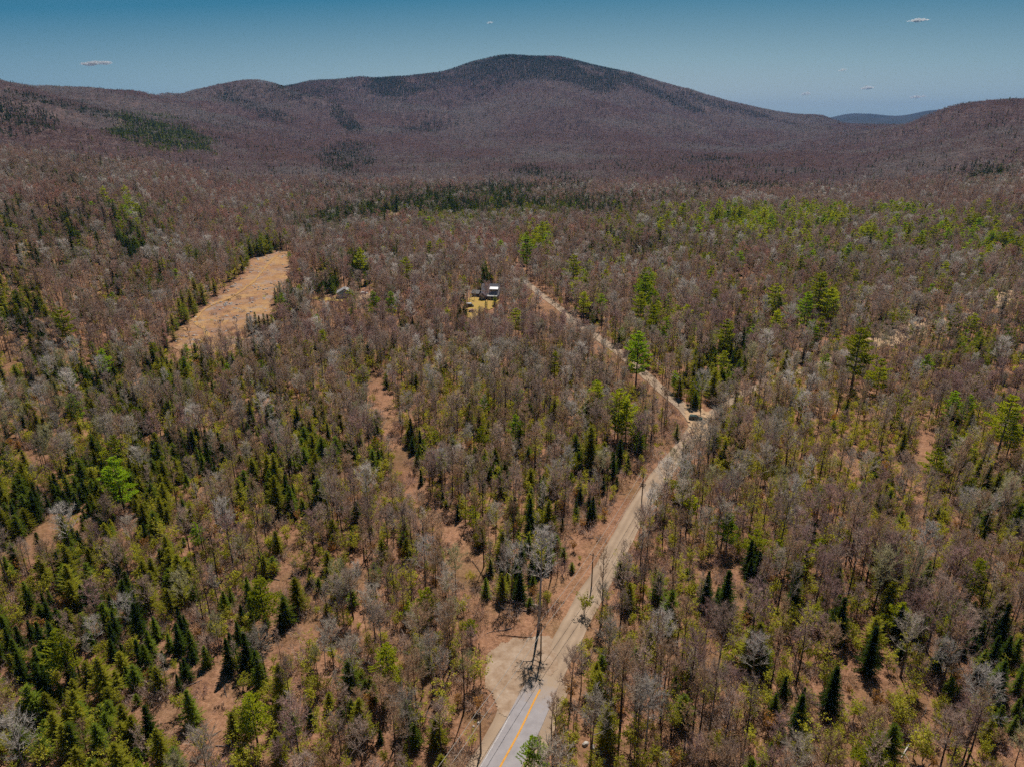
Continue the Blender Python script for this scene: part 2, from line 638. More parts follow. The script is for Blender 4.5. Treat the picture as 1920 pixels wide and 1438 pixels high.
def resample(P, step):
    s = np.concatenate([[0], np.cumsum(np.hypot(*np.diff(P, axis=0).T))])
    t = np.arange(0, s[-1], step)
    return np.stack([np.interp(t, s, P[:, 0]), np.interp(t, s, P[:, 1])], 1)


def strip(name, P, w, mat, off, nx=8, jit=0.0, woff=0.0, kind='structure', rag=None):
    """a ribbon laid on the ground along P; w may be an array"""
    n = len(P)
    w = np.broadcast_to(np.asarray(w, float), (n,))
    T = np.gradient(P, axis=0)
    T /= np.linalg.norm(T, axis=1)[:, None]
    N = np.stack([T[:, 1], -T[:, 0]], 1)
    r = np.random.RandomState(len(name))
    V, A, B = [], [], []
    for i in range(n):
        e0, e1 = [1 + jit * (float(vnoise(P[i][0], P[i][1], 7, sd_)) * .6 + float(vnoise(P[i][0], P[i][1], 2.2, sd_ + 1)) * .4 - .5) * 1.3 for sd_ in (51, 55)]
        for k in range(nx + 1):
            t = (k / nx - .5)
            q = P[i] + N[i] * (woff + t * w[i] * (e0 if t < 0 else e1))
            V.append((q[0], q[1], 0))
            A.append(t * 2)
            B.append(i / (n - 1))
    V = np.array(V)
    V[:, 2] = gz(V[:, 0], V[:, 1]) + off
    Fq = [(i * (nx + 1) + k, i * (nx + 1) + k + 1, (i + 1) * (nx + 1) + k + 1, (i + 1) * (nx + 1) + k) for i in range(n - 1) for k in range(nx)]
    me = bpy.data.meshes.new(name)
    me.from_pydata(V.tolist(), [], Fq)
    for nm, arr in (("across", A), ("along", B)):
        at_ = me.attributes.new(nm, 'FLOAT', 'POINT')
        at_.data.foreach_set("value", np.array(arr, np.float32))
    me.materials.append(mat)
    for p in me.polygons:
        p.use_smooth = True
    return tag(obj(name, me), kind=kind)


def pix(pts, n=10, step=.8):
    return resample(smooth([at(*p) for p in pts], n), step)


def inside(px, py, poly):
    c = np.zeros(np.shape(px), bool)
    n = len(poly)
    for i in range(n):
        x0, y0 = poly[i]
        x1, y1 = poly[(i + 1) % n]
        with np.errstate(divide='ignore', invalid='ignore'):
            hit = ((y0 > py) != (y1 > py)) & (px < (x1 - x0) * (py - y0) / (y1 - y0 + 1e-12) + x0)
        c ^= hit
    return c


def patch(name, poly, mat, off, res, rough=1.0, seed=3):
    """a ragged-edged sheet on the ground inside a polygon of world points"""
    P = np.array(poly)
    x0, y0 = P.min(0) - res
    x1, y1 = P.max(0) + res
    nx, ny = int((x1 - x0) / res) + 2, int((y1 - y0) / res) + 2
    X, Y = np.meshgrid(x0 + np.arange(nx) * res, y0 + np.arange(ny) * res, indexing='ij')
    r = np.random.RandomState(seed)
    X = X + (r.rand(nx, ny) - .5) * res * .5
    Y = Y + (r.rand(nx, ny) - .5) * res * .5
    wx = X + (vnoise(X, Y, 6 * rough, 31) - .5) * 5 * rough + (vnoise(X, Y, 2 * rough, 33) - .5) * 2 * rough
    wy = Y + (vnoise(X, Y, 6 * rough, 35) - .5) * 5 * rough + (vnoise(X, Y, 2 * rough, 37) - .5) * 2 * rough
    I = inside(wx, wy, [tuple(p) for p in P])
    Z = gz(X, Y) + off
    V = np.stack([X, Y, Z], -1).reshape(-1, 3)
    i, j = np.nonzero(I[:-1, :-1])
    a = i * ny + j
    Fq = np.stack([a, a + ny, a + ny + 1, a + 1], 1)
    used, inv = np.unique(Fq, return_inverse=True)
    me = bpy.data.meshes.new(name)
    me.from_pydata(V[used].tolist(), [], inv.reshape(-1, 4).tolist())
    me.materials.append(mat)
    for p in me.polygons:
        p.use_smooth = True
    return tag(obj(name, me), kind='structure')


PAVED = [(905, 1500), (938, 1438), (975, 1370), (1004, 1310), (1030, 1262)]
LOWER = [(1004, 1310), (1030, 1262), (1062, 1200), (1100, 1130), (1140, 1060), (1172, 1000), (1205, 940), (1240, 890), (1280, 840), (1308, 800)]
UPPER = [(1302, 792), (1283, 766), (1245, 735), (1195, 690), (1145, 650), (1090, 612), (1045, 575), (1008, 548), (975, 520), (950, 500)]
BRANCH = [(1308, 800), (1345, 770), (1400, 735), (1470, 708), (1540, 682), (1610, 655), (1690, 624), (1760, 608), (1820, 592), (1900, 566), (1990, 545)]
P_paved, P_low, P_up, P_br = pix(PAVED), pix(LOWER), pix(UPPER), pix(BRANCH)

strip("gravel_road", P_low, 5.7, M['gravel'], .10, jit=.18)
strip("upper_gravel_road", P_up, 5.0, M['gravel'], .16, jit=.2)
strip("side_gravel_road", P_br, 3.8, M['gravel'], .22, jit=.25)
strip("road_shoulder", P_paved, 10.5, M['gravel'], .07, nx=10, jit=.15)
strip("paved_road", P_paved, 6.4 - 1.2 * np.clip((np.arange(len(P_paved)) / len(P_paved) - .8) / .2, 0, 1), M['asphalt'], .16, nx=8, jit=.02)
m_yel = m_simple("orange_line_paint", [(.3, (.42, .20, .04)), (.55, (.58, .28, .05)), (.72, (.40, .26, .14))], 1.5, .1)
m_wht = m_simple("worn_white_paint", [(.35, (.42, .38, .36)), (.7, (.62, .58, .56))], 1.2, .1)
kc = int(len(P_paved) * .87)
strip("centre_line", P_paved[:kc], .34, m_yel, .19, nx=2)
strip("edge_line", P_paved[:int(len(P_paved) * .62)], .10, m_wht, .19, nx=1, woff=-2.95)

m_turn = m_simple("dusty_gravel", [(.3, (.20, .125, .075)), (.47, (.29, .20, .135)), (.6, (.35, .26, .19)), (.75, (.45, .37, .30))], .35)
pull = [at(*p) for p in ((935, 1195), (1000, 1195), (1040, 1215), (1030, 1262), (985, 1330), (950, 1352), (925, 1330), (912, 1285), (915, 1235))]
patch("gravel_pull_off", pull, m_turn, .13, .28, .9)
junction = [at(*p) for p in ((1283, 762), (1300, 757), (1330, 775), (1345, 800), (1325, 832), (1300, 828), (1288, 800))]
m_sand = m_simple("tan_sand", [(.3, (.30, .19, .11)), (.6, (.45, .31, .19)), (.8, (.52, .39, .27))], .3)
patch("sandy_junction", junction, m_sand, .28, .7, .5)
sand1 = [at(*p) for p in ((1600, 650), (1640, 622), (1700, 606), (1770, 600), (1800, 612), (1720, 632), (1650, 655))]
patch("sandy_bank", sand1, m_sand, .3, 2.0, 1.2, 5)
sand2 = [at(*p) for p in ((1850, 575), (1850, 556), (1885, 545), (1960, 548), (1970, 570), (1900, 572))]
patch("sand_pile_ground", sand2, m_sand, .3, 2.0, 1.2, 6)
FIELD = [(322, 652), (330, 625), (365, 592), (405, 560), (435, 536), (468, 512), (464, 492), (500, 478), (530, 470), (548, 478), (540, 505), (533, 535), (510, 555), (505, 590), (485, 612), (462, 640), (430, 665), (360, 672)]
patch("soil_field", [at(*p) for p in FIELD], M['field'], .25, 1.6, .9, 8)
m_track = m_simple("ochre_track", [(.3, (.30, .16, .065)), (.7, (.42, .255, .10))], .2)
strip("dirt_track", pix([(393, 640), (384, 618), (368, 606), (374, 590), (395, 574), (430, 560), (455, 545), (480, 525), (500, 500), (520, 480)], 8, 3), 2.0, m_track, .45, nx=3, jit=1.6)
m_lawn = m_simple("yellow_spring_grass", [(.3, (.22, .15, .04)), (.48, (.38, .26, .06)), (.6, (.30, .18, .085)), (.8, (.28, .28, .06))], .5)
YARD = [(872, 596), (878, 562), (900, 550), (940, 552), (936, 566), (920, 582), (902, 588), (886, 602)]
patch("house_lawn", [at(*p) for p in YARD], m_lawn, .3, 1.3, .8, 9)
YARD2 = [(580, 562), (590, 558), (620, 561), (638, 553), (644, 564), (634, 567), (600, 566)]
patch("second_lawn", [at(*p) for p in YARD2], m_lawn, .3, 2.0, .8, 10)
DRIVE2 = [(662, 566), (672, 557), (700, 550), (712, 548), (706, 558), (690, 562)]
patch("driveway", [at(*p) for p in DRIVE2], m_sand, .34, 2.0, .6, 11)
patch("far_sand_clearing", [at(*p) for p in ((712, 405), (722, 398), (745, 396), (752, 402), (735, 408))], m_sand, .8, 4.0, 1.5, 12)

# ------------------------------------------------------------------ trees
UPV = Vector((0, 0, 1))


def rv(r):
    while True:
        v = Vector((r.uniform(-1, 1), r.uniform(-1, 1), r.uniform(-1, 1)))
        if .05 < v.length < 1:
            return v.normalized()


def blade(mb, p, d, L, w, r, m=0):
    s = d.cross(rv(r))
    if s.length < 1e-3:
        s = d.orthogonal()
    s = s.normalized() * (w * .5)
    e = p + d * L
    mb.tri(tuple(p - s), tuple(p + s), tuple(e), m)


def bare(seed, H, Rc, cb, q, leaf=None, lean=0.0, narrow=False, fork=False):
    """leafless hardwood -> (trunk, crown[, leaves]) mesh builders; q 0 near, 1 middle distance"""
    r = random.Random(seed)
    T, C, Lf = MB(), MB(), MB()
    r0 = .0135 * H * (0.8 if narrow else 1.0)
    ph = r.uniform(0, 6.3)
    axis = []
    n = 7
    for i in range(n + 1):
        t = i / n
        axis.append(Vector((math.cos(ph + 3 * t) * .02 * H * t + lean * t * H, math.sin(ph + 2.2 * t) * .02 * H * t, H * .93 * t - .4 * (i == 0))))
    rad = [r0 * (1.25 if i == 0 else 1) * (1 - .88 * i / n) for i in range(n + 1)]
    T.tube([tuple(p) for p in axis], rad, 6 if q == 0 else 3)

    def axp(t):
        k = min(int(t * n), n - 1)
        return axis[k].lerp(axis[k + 1], t * n - k)
    nl, ns, ntw = ((16, 7, 12) if q == 0 else (11, 5, 8))
    tw = .06 if q == 0 else .15
    if narrow:
        nl, ns, ntw = (12, 6, 9) if q == 0 else (8, 4, 7)
    for i in range(nl):
        t = cb + (1 - cb) * ((i + r.random()) / nl) ** .85
        az = i * 2.4 + r.uniform(-.4, .4)
        k = (t - cb) / (1 - cb)
        prof = math.sqrt(max(.05, 1 - (1.35 * k - .45) ** 2))
        L = Rc * prof * r.uniform(.8, 1.2)
        up = r.uniform(.45, .8) + .9 * k
        if narrow:
            up += .6
        d0 = Vector((math.cos(az), math.sin(az), up)).normalized()
        p0 = axp(min(t, .99)) if t < .99 else axp(.985)
        p1 = p0 + d0 * L * .5
        d1 = (d0 + UPV * .35 + rv(r) * .15).normalized()
        p2 = p1 + d1 * L * .55
        rr = r0 * (.42 - .25 * k)
        C.tube([tuple(p0), tuple(p1), tuple(p2)], [rr, rr * .6, rr * .2], 4 if q == 0 else 3)
        for j in range(ns):
            f = .25 + .75 * (j + r.random()) / ns
            b0 = p0.lerp(p1, f * 2) if f < .5 else p1.lerp(p2, f * 2 - 1)
            bd = (d1 * .9 + rv(r) * .9 + UPV * .3).normalized()
            bl = L * r.uniform(.28, .5)
            b1 = b0 + bd * bl
            blade(C, b0, bd, bl * 1.1, .10 if q == 0 else .16, r)
            if q == 0:
                blade(C, b0, bd, bl, .08, r)
            for m in range(ntw):
                g = r.random()
                td = (bd * .6 + rv(r) * .9 + UPV * .45).normalized()
                tp = b0.lerp(b1, .1 + .9 * g)
                tl = r.uniform(.45, 1.25) * (1.0 if q == 0 else 1.25) * Rc / 3.2
                blade(C, tp, td, tl, tw * r.uniform(.6, 1.2), r)
                if leaf and r.random() < leaf:
                    lp = tp + td * tl * r.uniform(.4, 1)
                    s = .13 if q == 0 else .26
                    blade(Lf, lp, rv(r), s * 1.7, s * 1.4, r)
                    blade(Lf, lp + rv(r) * .15, rv(r), s * 1.7, s * 1.4, r)
    return T, C, Lf


def conifer(seed, H, Rc, base, q, droop=.25, dens=1.0, shape=.85, jag=.25, skip=.06):
    """spruce / fir / hemlock: whorls of drooping branches with hanging sprays"""
    r = random.Random(seed)
    T, C = MB(), MB()
    T.tube([(0, 0, -.4), (0, 0, H * .5), (0, 0, H * .97)], [.014 * H, .009 * H, .002 * H], 6 if q == 0 else 3)
    step = (.33 if q == 0 else .8) / dens
    z = base * H
    while z < H * .985:
        k = (z - base * H) / (H * (1 - base))
        rad = Rc * (1 - k) ** shape * (1 if k > .12 else .75 + 2 * k) + .12
        nb = max(4, int((6 if q == 0 else 4) + rad * (1.6 if q == 0 else 1.0)))
        a0 = r.uniform(0, 6.3)
        for b in range(nb):
            if r.random() < skip:
                continue
            az = a0 + 6.283 * b / nb + r.uniform(-.25, .25)
            L = rad * r.uniform(1 - jag, 1 + jag * .7)
            d = Vector((math.cos(az), math.sin(az), .55 * k - droop + r.uniform(-.1, .1)))
            d.normalize()
            side = Vector((-math.sin(az), math.cos(az), 0))
            p0 = Vector((0, 0, z + r.uniform(-.1, .1)))
            ntf = max(2, int(L / (.36 if q == 0 else .8)))
            for i in range(ntf):
                f = (i + .6) / ntf
                c = p0 + d * L * f
                s = (.46 if q == 0 else .95) * (1.1 - .5 * f) * r.uniform(.8, 1.2)
                for sg in (-1, 1):
                    o = c + side * sg * s * r.uniform(.8, 1.3) + d * s * .7 + Vector((0, 0, -s * r.uniform(.1, .55)))
                    C.tri(tuple(c - d * s * .45), tuple(c + d * s * .5), tuple(o))
            e = p0 + d * L
            w = .12 if q == 0 else .25
            C.tri(tuple(e - d * .6 * w * 4 + side * w), tuple(e - d * .6 * w * 4 - side * w), tuple(e + d * w * 1.5 + Vector((0, 0, .1))))
        z += step * r.uniform(.8, 1.2)
    # leader
    for k in range(3):
        a = k * 2.1
        C.tri((.07 * math.cos(a), .07 * math.sin(a), H * .93), (-.07 * math.cos(a), -.07 * math.sin(a), H * .93), (0, 0, H * 1.02))
    return T, C


def pine(seed, H, Rc, base, q):
    """white pine: bare lower trunk, long level limbs in tiers, upswept needle plumes"""
    r = random.Random(seed)
    T, C = MB(), MB()
    wob = [(r.uniform(-.2, .2), r.uniform(-.2, .2)) for _ in range(5)]
    T.tube([(wob[i][0] * i / 4, wob[i][1] * i / 4, H * .96 * i / 4 - .4 * (i == 0)) for i in range(5)], [.017 * H * (1 - .21 * i) for i in range(5)], 7 if q == 0 else 3)
    tiers = int(H * (1 - base) / (1.15 if q == 0 else 1.5))
    for ti in range(tiers):
        k = (ti + r.uniform(0, .5)) / tiers
        z = H * (base + (1 - base) * k)
        prof = min(1, .55 + 1.6 * k) if k < .3 else (1 - ((k - .3) / .72) ** 1.4)
        rad = Rc * max(.16, prof)
        nb = 5 if q == 0 else 4
        a0 = r.uniform(0, 6.3)
        for b in range(nb + (k > .15)):
            if r.random() < .12:
                continue
            az = a0 + 6.283 * b / nb + r.uniform(-.35, .35)
            L = rad * r.uniform(.45, 1.25)
            d = Vector((math.cos(az), math.sin(az), .12 + .9 * k * k + r.uniform(-.08, .12))).normalized()
            p0 = Vector((0, 0, z))
            p1 = p0 + d * L
            T.tube([tuple(p0), tuple(p1)], [.045 * (1.3 - k), .012], 3)
            side = d.cross(UPV).normalized()
            nt_ = max(2, int(L / (.42 if q == 0 else .8)))
            for i in range(nt_):
                f = .25 + .75 * (i + .7) / nt_
                for sg in ((-1, 0, 1) if q == 0 else (-.5, .5)):
                    spread = L * .32 * (1.15 - f * .7)
                    c = p0 + d * L * f + side * sg * spread * r.uniform(.6, 1.2) + UPV * r.uniform(-.05, .12)
                    for m in range(9 if q == 0 else 5):
                        td = (d * .6 + side * sg * .5 + UPV * .55 + rv(r) * .8).normalized()
                        s = (.46 if q == 0 else .85) * r.uniform(.8, 1.25)
                        blade(C, c, td, s, s * .5, r)
    return T, C


def sapling(seed, H, Rc, q, dens=1.0):
    """young hardwood or bush putting out its first leaves: a few thin stems and loose leaf tufts"""
    r = random.Random(seed)
    T, C = MB(), MB()
    for k in range(3 if q == 0 else 2):
        a = r.uniform(0, 6.3)
        e = Vector((math.cos(a) * Rc * .5, math.sin(a) * Rc * .5, H * r.uniform(.75, 1)))
        m = Vector((e.x * .3, e.y * .3, e.z * .5))
        T.tube([(0, 0, -.2), tuple(m), tuple(e)], [.05, .035, .01], 3)
        for j in range(14 if q == 0 else 6):
            f = r.uniform(.3, 1)
            p = Vector((0, 0, 0)).lerp(m, f * 2) if f < .5 else m.lerp(e, f * 2 - 1)
            d = (Vector((math.cos(a + j * 2.4), math.sin(a + j * 2.4), r.uniform(.4, 1.1)))).normalized()
            L = Rc * r.uniform(.35, .9)
            blade(T, p, d, L, .05, r)
            for i in range(int((11 if q == 0 else 5) * dens)):
                c = p + d * L * r.uniform(.3, 1.05) + rv(r) * .22
                s = (.16 if q == 0 else .34) * r.uniform(.7, 1.3)
                blade(C, c, rv(r), s * 1.6, s * 1.2, r)
    return T, C


def far_bare(mb, r, x, y, H, Rc, m):
    """distant hardwood crown: loose flakes of twig mass"""
    for i in range(15):
        v = rv(r)
        v.z = abs(v.z) * .9 - .12
        p = Vector((x, y, H * .62)) + Vector((v.x * Rc, v.y * Rc, v.z * H * .36)) * r.uniform(.55, 1)
        d = (v + rv(r) * .8).normalized()
        s = r.uniform(1.1, 2.0)
        blade(mb, p - d * s * .5, d, s, s * .6, r, m)
    mb.tri((x - .12, y, 0), (x + .12, y, 0), (x, y, H * .8), m)


def clump(seed, size, mats, n, tones):
    r = random.Random(seed)
    mb = MB()
    k = int(math.sqrt(n)) + 1
    for i in range(k):
        for j in range(k):
            x = (i + r.random()) / k * size - size / 2
            y = (j + r.random()) / k * size - size / 2
            far_bare(mb, r, x, y, r.uniform(11, 17), r.uniform(2.4, 4.0), r.choice(tones))
    return mb.mesh("clump", mats)


def merged(T, C, Lf, mats):
    mb = MB()
    mb.add(T, 0)
    mb.add(C, 1)
    if Lf is not None and Lf.v:
        mb.add(Lf, 2)
    return mb.mesh("tree", mats)


# variants: kind -> list of dicts(near parts, merged near mesh, merged mid mesh, H)
VAR = {}


def reg(kind, H, near, mid, mats, word, w=1.0, midmats=None):
    T, C = near[0], near[1]
    Lf = near[2] if len(near) > 2 and near[2].v else None
    Tm, Cm = mid[0], mid[1]
    Lm = mid[2] if len(mid) > 2 and mid[2].v else None
    e = dict(H=H, trunk=T.mesh("trunk", [mats[0]]), crown=C.mesh("crown", [mats[1]]), word=word, w=w,
             leaves=Lf.mesh("foliage", [mats[2]]) if Lf else None,
             near=merged(T, C, Lf, mats), mid=merged(Tm, Cm, Lm, midmats or mats), top=max(v[2] for v in C.v))
    VAR.setdefault(kind, []).append(e)


b_specs = [  # H, R, crown base, twigs, bark, word, weight, narrow
    (16.5, 3.9, .42, 'mauve', 'bark', 'mauve-brown spreading', 1.0, False),
    (15.0, 3.5, .45, 'grey', 'bark', 'grey rounded', 1.0, False),
    (17.5, 3.2, .52, 'mauve', 'darkbark', 'tall mauve-brown', 1.0, False),
    (15.5, 3.0, .50, 'brown', 'darkbark', 'brown-twigged', 1.2, False),
    (18.5, 2.5, .50, 'brown', 'darkbark', 'slender brown', 2.6, True),
    (17.0, 2.3, .48, 'mauve', 'darkbark', 'slender mauve-brown', 2.4, True),
    (13.5, 3.6, .35, 'lichen', 'bark', 'lichen-green', .8, False),
    (17.0, 4.3, .42, 'pale', 'bark', 'pale silver-crowned', .45, False),
    (14.5, 2.2, .42, 'grey', 'bark', 'small slender grey', 1.2, True),
]
for i, (H, Rc, cb, tw, bk, wd_, w, nr) in enumerate(b_specs):
    reg('bare_tree', H, bare(100 + i, H, Rc, cb, 0, narrow=nr), bare(140 + i, H, Rc, cb, 1, narrow=nr), [M[bk], M[tw]], wd_, w, [M[bk], MID_TWIGS[tw]])
for i, (H, Rc, cb, wd_) in enumerate([(14.5, 3.4, .42, 'red-budded rounded'), (12.5, 2.8, .4, 'small red-budded'), (16, 3.2, .5, 'tall red-budded')]):
    reg('maple_tree', H, bare(200 + i, H, Rc, cb, 0), bare(240 + i, H, Rc, cb, 1), [M['bark'], M['red']], wd_, 1.0, [M['bark'], MID_TWIGS['red']])
for i, (H, Rc, cb, wd_) in enumerate([(17, 2.6, .5, 'tall white-trunked'), (15, 3.0, .45, 'white-trunked'), (13, 2.0, .45, 'slender white-trunked')]):
    reg('birch_tree', H, bare(300 + i, H, Rc, cb, 0, lean=.03 * i), bare(340 + i, H, Rc, cb, 1, lean=.03 * i), [M['birch'], M['pale' if i < 2 else 'grey']], wd_, 1.0, [M['birch'], MID_TWIGS['pale' if i < 2 else 'grey']])
for i, (H, Rc, mt, wd_, w) in enumerate([(14, 3.0, 'spruce', 'dark narrow', .8), (16, 3.9, 'spruce', 'broad dark', 1), (10.5, 3.0, 'spruce', 'small dark', 1), (12.5, 3.5, 'fir', 'green-edged', 1.3)]):
    reg('spruce_tree', H, conifer(400 + i, H, Rc, .06, 0, .28, .9, .9, .5, .14), conifer(440 + i, H, Rc, .06, 1, .28, .9, .9, .45, .1), [M['darkbark'], M[mt]], wd_, w)
for i, (H, Rc, mt, wd_, w) in enumerate([(13, 4.2, 'fir', 'broad mid-green', 1), (11, 3.8, 'hemlock', 'olive-green', 1), (15, 4.3, 'hemlock', 'tall olive-green', .9), (8.5, 3.2, 'fir', 'small mid-green', 1)]):
    reg('fir_tree', H, conifer(500 + i, H, Rc, .08, 0, .05, .9, .6, .55, .22), conifer(540 + i, H, Rc, .08, 1, .05, .9, .6, .55, .15), [M['darkbark'], M[mt]], wd_, w)
for i, (H, Rc, mt, wd_, w) in enumerate([(18, 4.7, 'pine', 'tall yellow-green', 1), (15, 4.3, 'pine', 'yellow-green', 1), (16.5, 4.4, 'pinegreen', 'tall bright green', .7), (11, 3.8, 'pine', 'small yellow-green', .9)]):
    reg('pine_tree', H, pine(600 + i, H, Rc, .33 - .05 * i, 0), pine(640 + i, H, Rc, .33 - .05 * i, 1), [M['bark'], M[mt]], wd_, w)
for i, (H, Rc, mt, wd_, w) in enumerate([(5.5, 1.9, 'budded', 'olive-leaved', 1.3), (4, 1.6, 'budded', 'low olive-leaved', 1.3), (6.5, 2.2, 'budded', 'tall olive-leaved', 1), (4.5, 1.9, 'lime', 'lime green', .32), (4.0, 1.5, 'rust', 'rusty-leaved', .45)]):
    reg('young_tree', H, sapling(700 + i, H, Rc, 0), sapling(740 + i, H, Rc, 1), [M['bark'], M[mt]], wd_, w)
CLU_T = [M['farmauve'], M['fargrey'], M['farbrown'], M['farred'], M['farpale'], M['farbrown']]
CLUMPS = [clump(800 + i, 22, CLU_T, 15, tn) for i, tn in enumerate(([0, 0, 2, 2, 2, 3, 3], [0, 0, 2, 0, 3, 1], [0, 0, 0, 1, 2], [0, 1, 1, 0, 2], [1, 1, 4, 0, 1, 4]))]


def far_conifer(seed, mt, wide):
    r = random.Random(seed)
    mb = MB()
    for i in range(26):
        k = r.random() ** .8
        z = 1.5 + 12 * k
        rad = wide * (1 - k) + .2
        a = r.uniform(0, 6.3)
        p = Vector((math.cos(a) * rad * .5, math.sin(a) * rad * .5, z))
        d = Vector((math.cos(a), math.sin(a), -.3)).normalized()
        blade(mb, p - d * .9, d, rad * .8 + 1.2, 1.7, r)
    return mb.mesh("far_conifer", [M[mt]])


FARC = {'spruce_tree': [far_conifer(1, 'spruce', 3.2), far_conifer(2, 'spruce', 2.6)],
        'fir_tree': [far_conifer(3, 'fir', 3.4)], 'pine_tree': [far_conifer(4, 'pine', 3.6)]}

# ------------------------------------------------------------------ where trees stand
# open places, as outlines of what the photograph shows free of crowns
OPEN = [
    [(880, 1480), (905, 1400), (925, 1340), (905, 1290), (905, 1230), (895, 1165), (905, 1118), (985, 1128), (1010, 1175), (1040, 1150), (1075, 1080), (1110, 1010), (1150, 960), (1180, 905), (1215, 900), (1188, 955), (1150, 1035), (1108, 1122), (1080, 1182), (1060, 1250), (1035, 1310), (1000, 1380), (965, 1440), (950, 1480)],
    [(1286, 772), (1305, 768), (1335, 778), (1330, 815), (1308, 828), (1295, 805)],
    [(320, 655), (330, 622), (365, 590), (405, 560), (435, 536), (466, 512), (462, 490), (500, 476), (530, 468), (548, 476), (541, 505), (533, 535), (508, 556), (505, 585), (480, 603), (440, 615), (400, 628), (360, 640)],
    [(872, 590), (880, 558), (890, 541), (905, 533), (940, 533), (938, 562), (920, 580), (900, 588), (885, 600)],
    [(638, 542), (650, 542), (650, 552), (638, 552)], [(676, 543), (690, 543), (700, 552), (690, 560), (672, 560)],
    [(582, 562), (600, 558), (640, 553), (645, 562), (620, 566), (584, 568)],
    [(686, 700), (718, 696), (730, 745), (742, 790), (746, 810), (762, 835), (778, 855), (785, 900), (812, 935), (842, 965), (868, 975), (878, 1010), (900, 1055), (905, 1110), (875, 1112), (862, 1060), (846, 1015), (818, 975), (778, 935), (754, 890), (742, 835), (720, 785), (702, 745)],
    [(842, 975), (862, 975), (872, 1010), (895, 1055), (900, 1100), (875, 1110), (862, 1060), (846, 1010)],
    [(556, 980), (572, 975), (550, 1040), (525, 1090), (505, 1140), (488, 1140), (512, 1080), (536, 1020)],
    [(424, 1210), (434, 1215), (398, 1270), (372, 1330), (355, 1440), (338, 1440), (348, 1340), (362, 1290), (392, 1240)],
    [(1000, 540), (1045, 568), (1110, 617), (1175, 662), (1172, 676), (1100, 630), (1035, 585), (990, 548)],
    [(1185, 676), (1205, 688), (1255, 730), (1286, 762), (1274, 770), (1235, 742), (1185, 694)],
    [(1600, 645), (1650, 620), (1720, 606), (1770, 604), (1770, 612), (1700, 622), (1640, 642)],
    [(1852, 570), (1860, 555), (1900, 552), (1900, 562)],
    [(20, 930), (30, 920), (32, 924), (24, 936)],
    [(1720, 795), (1760, 800), (1740, 880), (1730, 960), (1765, 1020), (1745, 1030), (1705, 960), (1715, 870)],
    [(1880, 1370), (1920, 1350), (1960, 1380), (1960, 1480), (1890, 1470)],
    [(80, 1030), (92, 1036), (88, 1044)],
    [(714, 408), (720, 396), (750, 394), (750, 404)],
]
THIN = [0, 1, 2, 4, 5, 6, 7, 8, 9, 10]
SOFT = {3: .85, 11: .955, 12: .955, 13: .6, 14: .6}                 # these stay strictly clear; in the others a few thin trees remain
